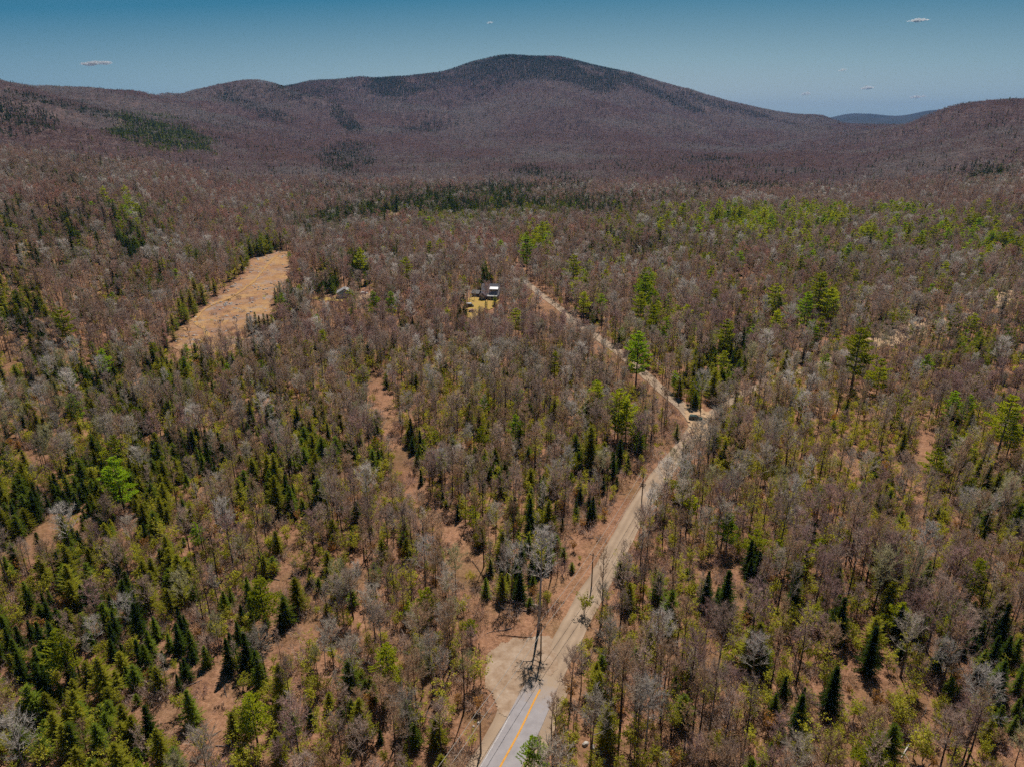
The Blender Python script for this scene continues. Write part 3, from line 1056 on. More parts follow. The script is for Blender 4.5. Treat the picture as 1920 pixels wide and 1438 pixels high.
# blobs of evergreens: u, v, ru, rv, slope, kind, density
BL = [
    (300, 250, 85, 26, .16, 'fir_tree', .95), (300, 250, 80, 24, .16, 'spruce_tree', .5), (640, 412, 82, 15, -.15, 'spruce_tree', .6), (760, 392, 95, 19, -.02, 'spruce_tree', .6),
    (880, 382, 100, 22, 0, 'spruce_tree', .55), (965, 378, 70, 26, 0, 'spruce_tree', .5), (1080, 392, 90, 18, 0, 'spruce_tree', .35), (700, 380, 120, 18, -.1, 'spruce_tree', .25), (1010, 400, 60, 10, 0, 'fir_tree', .5),
    (650, 300, 45, 30, 0, 'spruce_tree', .42), (650, 225, 26, 16, .6, 'spruce_tree', .75), (795, 238, 50, 12, -.1, 'spruce_tree', .4),
    (990, 123, 120, 22, .05, 'spruce_tree', 1.0), (1090, 148, 70, 14, .25, 'spruce_tree', .95), (735, 163, 42, 14, .1, 'spruce_tree', .95), (870, 145, 90, 14, -.2, 'spruce_tree', .6),
    (1210, 165, 110, 8, .42, 'spruce_tree', .8), (1380, 205, 90, 5, .25, 'spruce_tree', .6), (560, 170, 60, 12, 0, 'spruce_tree', .4), (475, 200, 70, 12, .35, 'spruce_tree', .5),
    (25, 210, 75, 16, .15, 'spruce_tree', .6), (90, 190, 110, 6, .2, 'spruce_tree', .5), (20, 240, 60, 14, 0, 'spruce_tree', .35), (200, 215, 60, 8, .2, 'spruce_tree', .2),
    (345, 590, 40, 16, -.9, 'fir_tree', .85), (390, 563, 50, 16, -.55, 'fir_tree', .85), (440, 535, 45, 12, -.5, 'fir_tree', .5), (470, 465, 45, 16, -.3, 'fir_tree', .55), (375, 487, 25, 14, -.5, 'fir_tree', .6),
    (488, 608, 28, 17, 0, 'spruce_tree', .95), (608, 520, 25, 16, 0, 'spruce_tree', .8), (668, 498, 20, 24, 0, 'spruce_tree', .7), (540, 545, 25, 20, 0, 'spruce_tree', .4), (480, 575, 0, 0, 0, 'spruce_tree', 0),
    (40, 440, 60, 60, 0, 'spruce_tree', .25), (20, 560, 45, 60, 0, 'fir_tree', .5), (60, 600, 40, 20, 0, 'spruce_tree', .5), (110, 500, 30, 12, 0, 'spruce_tree', .6), (245, 460, 25, 22, 0, 'spruce_tree', .6), (135, 430, 20, 25, 0, 'spruce_tree', .5), (235, 400, 30, 30, 0, 'pine_tree', .4), (160, 390, 40, 12, 0, 'spruce_tree', .4),
    (170, 700, 45, 40, .3, 'spruce_tree', .65), (215, 745, 50, 25, .3, 'fir_tree', .7), (300, 680, 70, 25, 0, 'fir_tree', .5), (330, 720, 50, 20, 0, 'fir_tree', .35), (350, 830, 70, 35, .2, 'spruce_tree', .7), (300, 870, 60, 40, 0, 'fir_tree', .5),
    (495, 795, 32, 30, 0, 'spruce_tree', .85), (500, 690, 28, 18, 0, 'fir_tree', .7), (600, 828, 58, 24, 0, 'fir_tree', .85), (700, 790, 18, 12, 0, 'spruce_tree', .8), (705, 835, 16, 25, 0, 'fir_tree', .7), (795, 850, 26, 36, 0, 'spruce_tree', .95),
    (100, 950, 75, 40, .2, 'spruce_tree', .6), (20, 930, 40, 60, 0, 'fir_tree', .6), (240, 930, 60, 45, 0, 'fir_tree', .7), (60, 1180, 60, 80, 0, 'spruce_tree', .6), (130, 1060, 60, 40, 0, 'fir_tree', .55), (200, 1110, 60, 40, 0, 'spruce_tree', .5),
    (320, 1050, 42, 36, 0, 'fir_tree', .85), (310, 1190, 75, 60, 0, 'spruce_tree', .8), (470, 1195, 52, 36, .3, 'spruce_tree', .95), (455, 1105, 35, 30, 0, 'spruce_tree', .85), (520, 935, 25, 45, 0, 'spruce_tree', .8), (90, 1380, 90, 60, 0, 'fir_tree', .7), (220, 1320, 80, 60, 0, 'fir_tree', .55), (600, 1060, 60, 50, 0, 'fir_tree', .4), (480, 1370, 60, 50, 0, 'fir_tree', .4), (660, 1270, 60, 40, 0, 'fir_tree', .5),
    (960, 1065, 48, 50, 0, 'fir_tree', .8), (980, 1030, 60, 50, 0, 'spruce_tree', .45), (1120, 935, 60, 40, -.5, 'spruce_tree', .7), (1170, 870, 25, 40, 0, 'spruce_tree', .75), (1060, 1000, 30, 40, 0, 'fir_tree', .6),
    (1360, 1110, 36, 50, 0, 'spruce_tree', .9), (1405, 1055, 26, 30, 0, 'spruce_tree', .85), (1235, 1030, 14, 16, 0, 'spruce_tree', .8), (1880, 1220, 60, 60, .2, 'spruce_tree', .97), (1900, 1290, 50, 50, 0, 'spruce_tree', .8), (1670, 1040, 35, 35, 0, 'fir_tree', .7), (1800, 1130, 90, 40, 0, 'fir_tree', .35), (1740, 1040, 14, 22, 0, 'spruce_tree', .8), (1700, 1160, 40, 30, 0, 'spruce_tree', .5),
    (1490, 1290, 30, 50, 0, 'spruce_tree', .7), (1560, 1290, 25, 40, 0, 'fir_tree', .6), (1700, 1370, 60, 40, 0, 'fir_tree', .5), (1250, 1130, 30, 50, 0, 'fir_tree', .6), (1410, 1240, 50, 40, 0, 'fir_tree', .5), (830, 1380, 35, 50, 0, 'fir_tree', .75), (1640, 900, 30, 40, 0, 'fir_tree', .5), (1870, 930, 60, 50, 0, 'fir_tree', .4), (1790, 800, 30, 30, 0, 'fir_tree', .6),
    (1335, 700, 50, 45, -.6, 'fir_tree', .8), (1380, 640, 50, 30, -.6, 'spruce_tree', .6), (1230, 600, 28, 36, 0, 'pine_tree', .9), (1210, 555, 22, 30, 0, 'pine_tree', .9), (1445, 600, 40, 30, 0, 'pine_tree', .5), (1540, 570, 30, 25, 0, 'pine_tree', .7), (1845, 645, 60, 25, -.3, 'fir_tree', .75), (1000, 460, 34, 24, 0, 'pine_tree', .8), (1020, 530, 0, 0, 0, 'pine_tree', 0),
    (1370, 418, 60, 20, 0, 'pine_tree', .75), (1430, 430, 60, 22, 0, 'pine_tree', .55), (1545, 415, 50, 18, 0, 'pine_tree', .7), (1690, 400, 50, 10, 0, 'pine_tree', .7), (1760, 440, 60, 12, 0, 'pine_tree', .5), (1860, 470, 42, 12, 0, 'pine_tree', .95), (1640, 450, 60, 14, 0, 'pine_tree', .5), (1850, 325, 60, 16, 0, 'spruce_tree', .6), (1380, 350, 90, 14, 0, 'spruce_tree', .5), (1060, 360, 50, 22, 0, 'spruce_tree', .3), (990, 320, 30, 10, 0, 'spruce_tree', .5), (1340, 300, 50, 6, 0, 'spruce_tree', .3), (1880, 240, 60, 20, 0, 'spruce_tree', .08),
    (1090, 840, 30, 30, 0, 'fir_tree', .4), (900, 830, 80, 60, 0, 'fir_tree', .12), (770, 605, 25, 14, 0, 'spruce_tree', .7), (865, 580, 10, 20, 0, 'spruce_tree', .9), (910, 515, 10, 20, 0, 'spruce_tree', .7),
]
BL += [(620, 360, 60, 14, 0, 'spruce_tree', .3), (780, 365, 110, 12, 0, 'spruce_tree', .35), (900, 360, 120, 10, 0, 'spruce_tree', .3), (1130, 385, 70, 14, 0, 'spruce_tree', .35), (1250, 370, 90, 12, 0, 'spruce_tree', .3), (870, 410, 100, 7, .05, 'fir_tree', .6), (830, 425, 60, 8, 0, 'pine_tree', .25), (1560, 355, 90, 10, 0, 'spruce_tree', .2), (1200, 420, 90, 14, 0, 'fir_tree', .35), (1340, 470, 120, 22, 0, 'fir_tree', .25), (1150, 460, 90, 20, 0, 'spruce_tree', .2), (1600, 500, 150, 30, 0, 'fir_tree', .2), (120, 330, 110, 25, 0, 'spruce_tree', .15), (1500, 470, 60, 16, 0, 'pine_tree', .35), (700, 480, 90, 14, 0, 'spruce_tree', .25)]
KINDS = ['bare_tree', 'maple_tree', 'birch_tree', 'spruce_tree', 'fir_tree', 'pine_tree', 'young_tree']
KI = {k: i for i, k in enumerate(KINDS)}
nr = np.random.RandomState(11)


def dist_poly(x, y, P):
    P = P[::2]
    out = np.full(x.shape, 1e9)
    for i in range(0, len(x), 20000):
        sl = slice(i, i + 20000)
        out[sl] = np.sqrt(((x[sl, None] - P[None, :, 0]) ** 2 + (y[sl, None] - P[None, :, 1]) ** 2).min(1))
    return out


def grid(s, d0, d1, azm):
    """jittered grid of ground points between two distances"""
    X, Y = np.meshgrid(np.arange(-d1, d1, s), np.arange(0, d1, s), indexing='ij')
    X = X.ravel() + nr.uniform(-.5, .5, X.size) * s
    Y = Y.ravel() + nr.uniform(-.5, .5, Y.size) * s
    D = np.hypot(X, Y)
    a = np.arctan2(X, Y)
    k = (D >= d0) & (D < d1) & (np.abs(a) < azm)
    return X[k], Y[k]


def choose(x, y, hgt, evergreen_only=False):
    """kind of tree (index, -1 none) that stands at each point"""
    z = gz(x, y)
    u, v, _ = proj(x, y, z + hgt * .6)
    n = len(x)
    rnd = nr.rand(n)
    # base mixture by region of the wood
    sp = np.full(n, .035)
    fi = np.full(n, .025)
    pi_ = np.full(n, .010)
    yo = np.full(n, .10)
    near = v > 640
    sp[:], fi[:], pi_[:] = .055, .035, .012
    L = near & (u < 620)
    sp[L], fi[L], yo[L] = .12, .22, .34
    Lb = near & (u < 560) & (v > 880)
    sp[Lb], fi[Lb], yo[Lb] = .17, .30, .38
    Cc = near & (u >= 620) & (u < 1000)
    sp[Cc], fi[Cc], yo[Cc] = .06, .13, .38
    Rr = near & (u >= 1000)
    sp[Rr], fi[Rr], yo[Rr] = .055, .10, .42
    Rm = (v > 470) & (v <= 640) & (u > 1040)
    sp[Rm], fi[Rm], pi_[Rm], yo[Rm] = .03, .07, .055, .14
    Rp = (v > 385) & (v <= 480) & (u > 1130)
    sp[Rp], fi[Rp], pi_[Rp] = .06, .08, .06
    fr = v < 385
    sp[fr], fi[fr], pi_[fr], yo[fr] = .035, .012, 0, 0
    bh = v < 250
    sp[bh] = .05 + .85 * np.clip((212 - v[bh]) / 80, 0, 1) * (u[bh] > 420) * np.clip((vnoise(x[bh], y[bh], 260, 26) - .3) * 2.4, 0, 1) + .12 * np.clip((vnoise(x[bh], y[bh], 330, 28) - .5) * 3, 0, 1)
    sp[fr & ~bh] += .10 * np.clip((vnoise(x[fr & ~bh], y[fr & ~bh], 240, 29) - .52) * 4, 0, 1)
    lm = (v > 385) & (v <= 640) & (u < 330)
    sp[lm], fi[lm] = .21, .14
    # patchiness
    pn = vnoise(x, y, 26, 21) * .6 + vnoise(x, y, 11, 22) * .4
    pf = np.clip((pn - .32) * 3.2, 0, 2.6)
    sp, fi, yo = sp * pf, fi * pf, yo * np.clip((1.2 - pn) * 1.6, .2, 2)
    kind = np.zeros(n, int)
    c = np.cumsum(np.stack([sp, fi, pi_, yo]), 0)
    kind[rnd < c[3]] = KI['young_tree']
    kind[rnd < c[2]] = KI['pine_tree']
    kind[rnd < c[1]] = KI['fir_tree']
    kind[rnd < c[0]] = KI['spruce_tree']
    b = kind == 0
    r2 = nr.rand(n)
    mp = np.clip((vnoise(x, y, 60, 23) - .45) * .9, .03, .4)
    kind[b & (r2 < mp)] = KI['maple_tree']
    kind[b & (r2 > .965)] = KI['birch_tree']
    for (bu, bv, ru, rvv, sl, kd, dn) in BL:
        if ru == 0:
            continue
        du = (u - bu) / ru
        dv = (v - bv - (u - bu) * sl) / rvv
        q = du * du + dv * dv + (vnoise(x, y, 14 if bv > 400 else 60, 24) - .5) * 1.1 + (vnoise(x, y, 9 if bv > 400 else 150, 25) - .5) * (.6 if bv > 400 else 1.6)
        dn = dn * (.5 if kd == 'pine_tree' else 1)
        kind[nr.rand(n) < dn * np.clip((1.75 - q) / 1.15, 0, 1)] = KI[kd]
    keep = np.ones(n, bool)
    gap = vnoise(x, y, 19, 41) * .6 + vnoise(x, y, 8, 42) * .4
    keep &= ~((gap < .25) & (v > 640) & ((kind < 3) | (gap < .2)))
    for i, pl in enumerate(OPEN):
        hit = np.zeros(n, bool)
        for fz in ((.08, .35, .65, .95) if i in THIN else (.3, .6, .9)):
            uu, vv, _ = proj(x, y, z + hgt * fz)
            hit |= inside(uu, vv, pl)
        if i not in THIN:
            hit &= nr.rand(n) < SOFT.get(i, .93)
        keep &= ~hit
    return kind, keep


px_, py_, pk_, ps_, pv_, plod = [], [], [], [], [], []


def add_points(x, y, lod, hmean):
    kind, keep = choose(x, y, hmean)
    for P, w in ((P_paved, 4.8), (P_low, 3.2), (P_up, 2.8), (P_br, 2.2)):
        if lod < 2:
            keep &= dist_poly(x, y, P) > w
    # the cleared strip with the wires on the near (left) side of the gravel road
    if lod == 0:
        P = P_low[::3]
        T = np.gradient(P, axis=0)
        T /= np.linalg.norm(T, axis=1)[:, None]
        dx = x[:, None] - P[None, :, 0]
        dy = y[:, None] - P[None, :, 1]
        k = np.argmin(dx * dx + dy * dy, 1)
        side = T[k, 0] * dy[np.arange(len(x)), k] - T[k, 1] * dx[np.arange(len(x)), k]
        keep &= ~((side > 0) & (side < 9.5) & (nr.rand(len(x)) < .93) & (y < 230))
    x, y, kind = x[keep], y[keep], kind[keep]
    s = nr.uniform(.55, 1.26, len(x))
    s = s * (.85 + .3 * vnoise(x, y, 34, 91))
    # the regrowth near the road is younger and smaller than the old wood beyond
    far_ = np.clip((np.hypot(x, y) - 260) / 380, 0, 1)
    small = np.array([.84, .86, .90, .52, .54, .70, 1.0])[kind]
    big = np.array([.84, .86, .9, 1.0, .92, .95, 1.1])[kind]
    s = s * (small + (big - small) * far_)
    r = nr.rand(len(x))
    var = np.zeros(len(x), int)
    for kd in KINDS:
        m = kind == KI[kd]
        w = np.array([e['w'] for e in VAR[kd]])
        if kd == 'bare_tree':      # pale and lichen-grey crowns gather in patches
            mm = np.nonzero(m)[0]
            pt = vnoise(x[mm], y[mm], 38, 27)
            cw = np.stack([w * np.where(np.isin(np.arange(len(w)), (7, 1, 6)), 2.6, .7) if q_ else w * np.where(np.isin(np.arange(len(w)), (7, 6)), .2, 1.0) for q_ in (True, False)])
            cw = np.cumsum(cw / cw.sum(1)[:, None], 1)
            uu_, vv_, _d = proj(x[mm], y[mm], gz(x[mm], y[mm]) + 9)
            grove = np.zeros(len(mm), bool)  # outlined groves that favour the pale, grey and lichen variants
            for (a_, b_, c_, d_) in ((1700, 490, 190, 18), (1640, 615, 60, 30), (1530, 650, 60, 18), (1860, 930, 70, 50), (640, 790, 60, 26), (1850, 570, 70, 16), (1500, 800, 60, 40), (230, 830, 60, 26), (620, 1180, 90, 50)):
                grove |= (((uu_ - a_) / c_) ** 2 + ((vv_ - b_) / d_) ** 2 < 1) & (nr.rand(len(mm)) < .9)
            sel = np.where((pt > .66) | grove, 0, 1)
            var[mm] = np.array([np.searchsorted(cw[a], b) for a, b in zip(sel, r[mm])], int) if len(mm) else 0
        else:
            cw = np.cumsum(w / w.sum())
            var[m] = np.searchsorted(cw, r[m])
    px_.append(x)
    py_.append(y)
    pk_.append(kind)
    ps_.append(s)
    pv_.append(var)
    plod.append(np.full(len(x), lod))


NEAR_D, MID_D, END_D = 330, 1150, 5600
x, y = grid(3.05, 70, NEAR_D, R(52))
add_points(x, y, 0, 10)
x, y = grid(3.9, NEAR_D, MID_D + 200, R(43))
m = nr.rand(len(x)) > np.clip((np.hypot(x, y) - MID_D + 150) / 350, 0, 1)
x, y = x[m], y[m]
add_points(x, y, 1, 12)
# understorey close by
x, y = grid(5.0, 70, 260, R(52))
k0 = len(px_)
kx, kk = choose(x, y, 4)
for P, w in ((P_paved, 6.0), (P_low, 5.5), (P_up, 4.2), (P_br, 3.6)):
    kk &= dist_poly(x, y, P) > w
kk &= nr.rand(len(x)) < .55
x, y = x[kk], y[kk]
px_.append(x); py_.append(y); pk_.append(np.full(len(x), KI['young_tree'])); ps_.append(nr.uniform(.35, .9, len(x)))
pv_.append(nr.choice([0, 1, 2, 3, 4], len(x), p=[.36, .36, .1, .05, .13])); plod.append(np.zeros(len(x), int))

# far evergreens singly, far hardwoods as clumps
ridge_az = AZC
ridge_D = np.array([{-500: 2400, 0: 2400, 80: 2500, 160: 3000, 250: 3100, 340: 3900, 420: 3950, 480: 3950}.get(u_, 4750 if u_ < 1560 else (4700 if u_ < 1700 else 3300)) for u_ in COLS])


def visible_side(x, y):
    return np.hypot(x, y) < np.interp(np.arctan2(x, y), ridge_az, ridge_D) + 150


x, y = grid(7.2, MID_D - 150, 5000, R(42))
m = visible_side(x, y) & (nr.rand(len(x)) < np.clip((np.hypot(x, y) - MID_D + 150) / 350, 0, 1))
x, y = x[m], y[m]
kind, keep = choose(x, y, 12)
u_, v_, _ = proj(x, y, gz(x, y) + 8)
ev = (kind == KI['spruce_tree']) | (kind == KI['fir_tree']) | (kind == KI['pine_tree'])
keep &= ev
x, y, kind = x[keep], y[keep], kind[keep]
px_.append(x); py_.append(y); pk_.append(kind); ps_.append(nr.uniform(.7, 1.2, len(x)))
pv_.append(nr.randint(0, 2, len(x)) * (kind == KI['spruce_tree'])); plod.append(np.full(len(x), 2))
x, y = grid(15.5, MID_D - 150, 5000, R(42))
m = visible_side(x, y) & (nr.rand(len(x)) < np.clip((np.hypot(x, y) - MID_D + 150) / 350, 0, 1))
x, y = x[m], y[m]
kind, _k = choose(x, y, 12)
m = (kind < 3) | (kind == KI['young_tree']) | (nr.rand(len(x)) < .15)
x, y = x[m], y[m]
px_.append(x); py_.append(y); pk_.append(np.zeros(len(x), int)); ps_.append(nr.uniform(.7, .95, len(x)))
pv_.append(np.clip((vnoise(x, y, 300, 81) * .65 + vnoise(x, y, 110, 82) * .35 - .5) * 9 + 2.5 + nr.normal(0, .8, len(x)), 0, 4.99).astype(int)); plod.append(np.full(len(x), 3))

PX, PY, PK, PS, PV, PLOD = [np.concatenate(a) for a in (px_, py_, pk_, ps_, pv_, plod)]
PZ = gz(PX, PY)
PR = nr.uniform(0, 6.283, len(PX))
print("tree points", len(PX), {k: int((PK == i).sum()) for k, i in KI.items()})

# evergreens that stand singly or in small knots: base u, v, height in photo px, kind, variant
SPOTS = [(37, 392, 26, 'pine_tree', 1), (112, 410, 38, 'spruce_tree', 1), (118, 414, 30, 'spruce_tree', 0), (157, 398, 26, 'spruce_tree', 1), (205, 396, 24, 'pine_tree', 2), (247, 396, 30, 'pine_tree', 2),
    (236, 420, 34, 'pine_tree', 2), (230, 428, 24, 'pine_tree', 1), (72, 442, 24, 'spruce_tree', 1), (93, 440, 22, 'spruce_tree', 0), (14, 442, 34, 'fir_tree', 2), (22, 458, 30, 'fir_tree', 0), (134, 448, 36, 'fir_tree', 2), (142, 458, 32, 'spruce_tree', 1),
    (110, 466, 28, 'spruce_tree', 1), (188, 476, 40, 'spruce_tree', 1), (250, 494, 44, 'spruce_tree', 1), (256, 476, 32, 'fir_tree', 0), (240, 470, 26, 'fir_tree', 0), (16, 476, 24, 'spruce_tree', 2), (62, 486, 26, 'spruce_tree', 1), (70, 490, 22, 'spruce_tree', 2), (36, 482, 22, 'spruce_tree', 2),
    (106, 520, 28, 'spruce_tree', 1), (117, 522, 26, 'spruce_tree', 2), (128, 518, 24, 'spruce_tree', 2), (8, 556, 40, 'fir_tree', 2), (56, 572, 34, 'fir_tree', 2), (40, 590, 44, 'fir_tree', 0), (20, 616, 40, 'spruce_tree', 1), (32, 616, 34, 'spruce_tree', 2), (62, 606, 34, 'spruce_tree', 1), (92, 610, 36, 'fir_tree', 1), (8, 622, 36, 'fir_tree', 0),
    (275, 516, 20, 'fir_tree', 0), (300, 548, 24, 'fir_tree', 0), (320, 520, 30, 'fir_tree', 1), (330, 512, 24, 'fir_tree', 0), (350, 500, 26, 'fir_tree', 0), (372, 498, 30, 'fir_tree', 0), (225, 584, 20, 'fir_tree', 0), (204, 576, 18, 'fir_tree', 0), (278, 580, 22, 'fir_tree', 1), (233, 568, 24, 'fir_tree', 1),
    (340, 596, 34, 'fir_tree', 1), (360, 582, 36, 'fir_tree', 2), (382, 568, 34, 'fir_tree', 1), (404, 554, 30, 'fir_tree', 2), (368, 562, 38, 'fir_tree', 1), (345, 582, 36, 'spruce_tree', 3), (392, 545, 30, 'spruce_tree', 3), (325, 616, 26, 'fir_tree', 1), (440, 522, 24, 'fir_tree', 1), (455, 512, 30, 'fir_tree', 2), (430, 528, 24, 'fir_tree', 0),
    (446, 480, 30, 'spruce_tree', 3), (456, 484, 26, 'fir_tree', 0), (470, 484, 32, 'spruce_tree', 1), (484, 480, 30, 'spruce_tree', 0), (492, 478, 28, 'fir_tree', 0), (505, 474, 34, 'spruce_tree', 1), (528, 470, 32, 'spruce_tree', 0), (545, 500, 26, 'pine_tree', 2),
    (467, 622, 30, 'spruce_tree', 2), (474, 628, 34, 'spruce_tree', 0), (482, 624, 36, 'spruce_tree', 3), (490, 632, 38, 'spruce_tree', 0), (498, 626, 36, 'spruce_tree', 3), (506, 630, 38, 'spruce_tree', 0), (513, 624, 32, 'spruce_tree', 3), (492, 648, 26, 'spruce_tree', 2),
    (588, 530, 28, 'spruce_tree', 0), (596, 532, 26, 'spruce_tree', 0), (604, 534, 30, 'spruce_tree', 0), (612, 540, 32, 'spruce_tree', 1), (622, 546, 32, 'spruce_tree', 0), (630, 536, 28, 'spruce_tree', 2), (664, 524, 34, 'spruce_tree', 1), (674, 528, 38, 'spruce_tree', 1), (684, 524, 30, 'spruce_tree', 0), (526, 556, 26, 'spruce_tree', 0), (544, 562, 24, 'spruce_tree', 0), (552, 566, 26, 'spruce_tree', 2), (518, 570, 28, 'spruce_tree', 0), (527, 588, 26, 'spruce_tree', 2),
    (252, 316, 22, 'spruce_tree', 1), (310, 328, 22, 'spruce_tree', 1), (352, 312, 16, 'spruce_tree', 1), (320, 306, 14, 'spruce_tree', 0), (270, 306, 16, 'spruce_tree', 1), (114, 306, 18, 'spruce_tree', 1), (120, 290, 14, 'spruce_tree', 1), (150, 294, 18, 'spruce_tree', 1), (158, 294, 16, 'spruce_tree', 0), (190, 280, 16, 'spruce_tree', 1), (65, 290, 12, 'spruce_tree', 0), (58, 264, 12, 'spruce_tree', 0), (445, 262, 8, 'spruce_tree', 1), (548, 388, 24, 'pine_tree', 1), (555, 382, 16, 'spruce_tree', 0), (563, 384, 14, 'spruce_tree', 0), (580, 384, 18, 'spruce_tree', 0), (592, 386, 16, 'spruce_tree', 0), (336, 378, 18, 'pine_tree', 1), (370, 376, 18, 'pine_tree', 2), (455, 336, 12, 'spruce_tree', 1),
    (1127, 434, 24, 'pine_tree', 1), (1136, 440, 26, 'pine_tree', 1), (1090, 412, 18, 'pine_tree', 2), (1234, 448, 26, 'pine_tree', 2), (1222, 434, 18, 'pine_tree', 3), (1320, 410, 22, 'pine_tree', 0), (1338, 436, 42, 'spruce_tree', 3), (1344, 432, 36, 'fir_tree', 2), (1362, 430, 40, 'pine_tree', 2), (1372, 436, 40, 'fir_tree', 2), (1385, 432, 44, 'pine_tree', 1), (1396, 436, 30, 'spruce_tree', 1), (1418, 418, 26, 'pine_tree', 2), (1428, 440, 40, 'fir_tree', 2), (1440, 452, 46, 'pine_tree', 2), (1452, 452, 34, 'pine_tree', 0), (1468, 414, 34, 'pine_tree', 2), (1480, 446, 34, 'pine_tree', 0), (1490, 440, 26, 'pine_tree', 1), (1482, 494, 32, 'spruce_tree', 0), (1376, 498, 28, 'spruce_tree', 3),
    (1540, 440, 36, 'pine_tree', 2), (1550, 436, 40, 'pine_tree', 1), (1528, 440, 30, 'pine_tree', 0), (1580, 404, 22, 'spruce_tree', 3), (1648, 414, 22, 'pine_tree', 2), (1682, 418, 30, 'pine_tree', 1), (1695, 420, 36, 'pine_tree', 2), (1706, 418, 32, 'pine_tree', 0), (1730, 414, 28, 'spruce_tree', 1), (1768, 430, 32, 'spruce_tree', 1), (1820, 412, 22, 'pine_tree', 1), (1745, 466, 40, 'pine_tree', 1), (1786, 458, 34, 'pine_tree', 1), (1698, 462, 38, 'fir_tree', 2), (1660, 466, 30, 'pine_tree', 1), (1840, 478, 26, 'pine_tree', 1), (1850, 482, 28, 'pine_tree', 1), (1860, 484, 28, 'pine_tree', 2), (1872, 484, 28, 'pine_tree', 1), (1884, 494, 34, 'pine_tree', 1), (1562, 484, 30, 'pine_tree', 1), (1592, 472, 32, 'fir_tree', 2), (1512, 474, 34, 'pine_tree', 1), (1524, 500, 26, 'pine_tree', 1), (1575, 516, 34, 'pine_tree', 1), (1478, 532, 26, 'pine_tree', 3),
    (1160, 650, 30, 'fir_tree', 0), (1306, 614, 30, 'spruce_tree', 3), (1288, 668, 26, 'fir_tree', 0), (1052, 614, 26, 'fir_tree', 1), (752, 630, 28, 'spruce_tree', 0), (762, 632, 30, 'spruce_tree', 2), (775, 628, 32, 'spruce_tree', 0), (785, 624, 28, 'spruce_tree', 2), (862, 602, 30, 'spruce_tree', 0), (870, 612, 34, 'spruce_tree', 2), (858, 618, 28, 'spruce_tree', 2), (908, 536, 30, 'spruce_tree', 1), (914, 538, 24, 'spruce_tree', 0), (928, 574, 18, 'fir_tree', 0), (893, 572, 12, 'fir_tree', 3)]
_sp = []
for (bu, bv, hp, kd, vi) in SPOTS:
    fx, fy = at(bu, bv)
    fz = float(gz(fx, fy))
    _, v1, _ = proj(fx, fy, fz + 10)
    _sp.append((fx, fy, fz, KI[kd], vi, hp / ((bv - v1) / 10) / VAR[kd][vi]['top'] * 1.1))
_sp = np.array(_sp)
for q_ in _sp:
    near_ = (np.hypot(PX - q_[0], PY - q_[1]) < 3.2)
    dq = math.hypot(q_[0], q_[1])
    near_ |= (np.abs(PX * q_[1] - PY * q_[0]) / dq < 2.4) & (np.hypot(PX, PY) < dq) & (np.hypot(PX - q_[0], PY - q_[1]) < 18) & (PLOD < 2) & (PK < 3)
    PLOD[near_] = -1
PX = np.concatenate([PX, _sp[:, 0]]); PY = np.concatenate([PY, _sp[:, 1]]); PZ = np.concatenate([PZ, _sp[:, 2]])
PK = np.concatenate([PK, _sp[:, 3].astype(int)]); PV = np.concatenate([PV, _sp[:, 4].astype(int)]); PS = np.concatenate([PS, _sp[:, 5]])
PR = np.concatenate([PR, nr.uniform(0, 6.283, len(_sp))]); PLOD = np.concatenate([PLOD, np.zeros(len(_sp), int)])

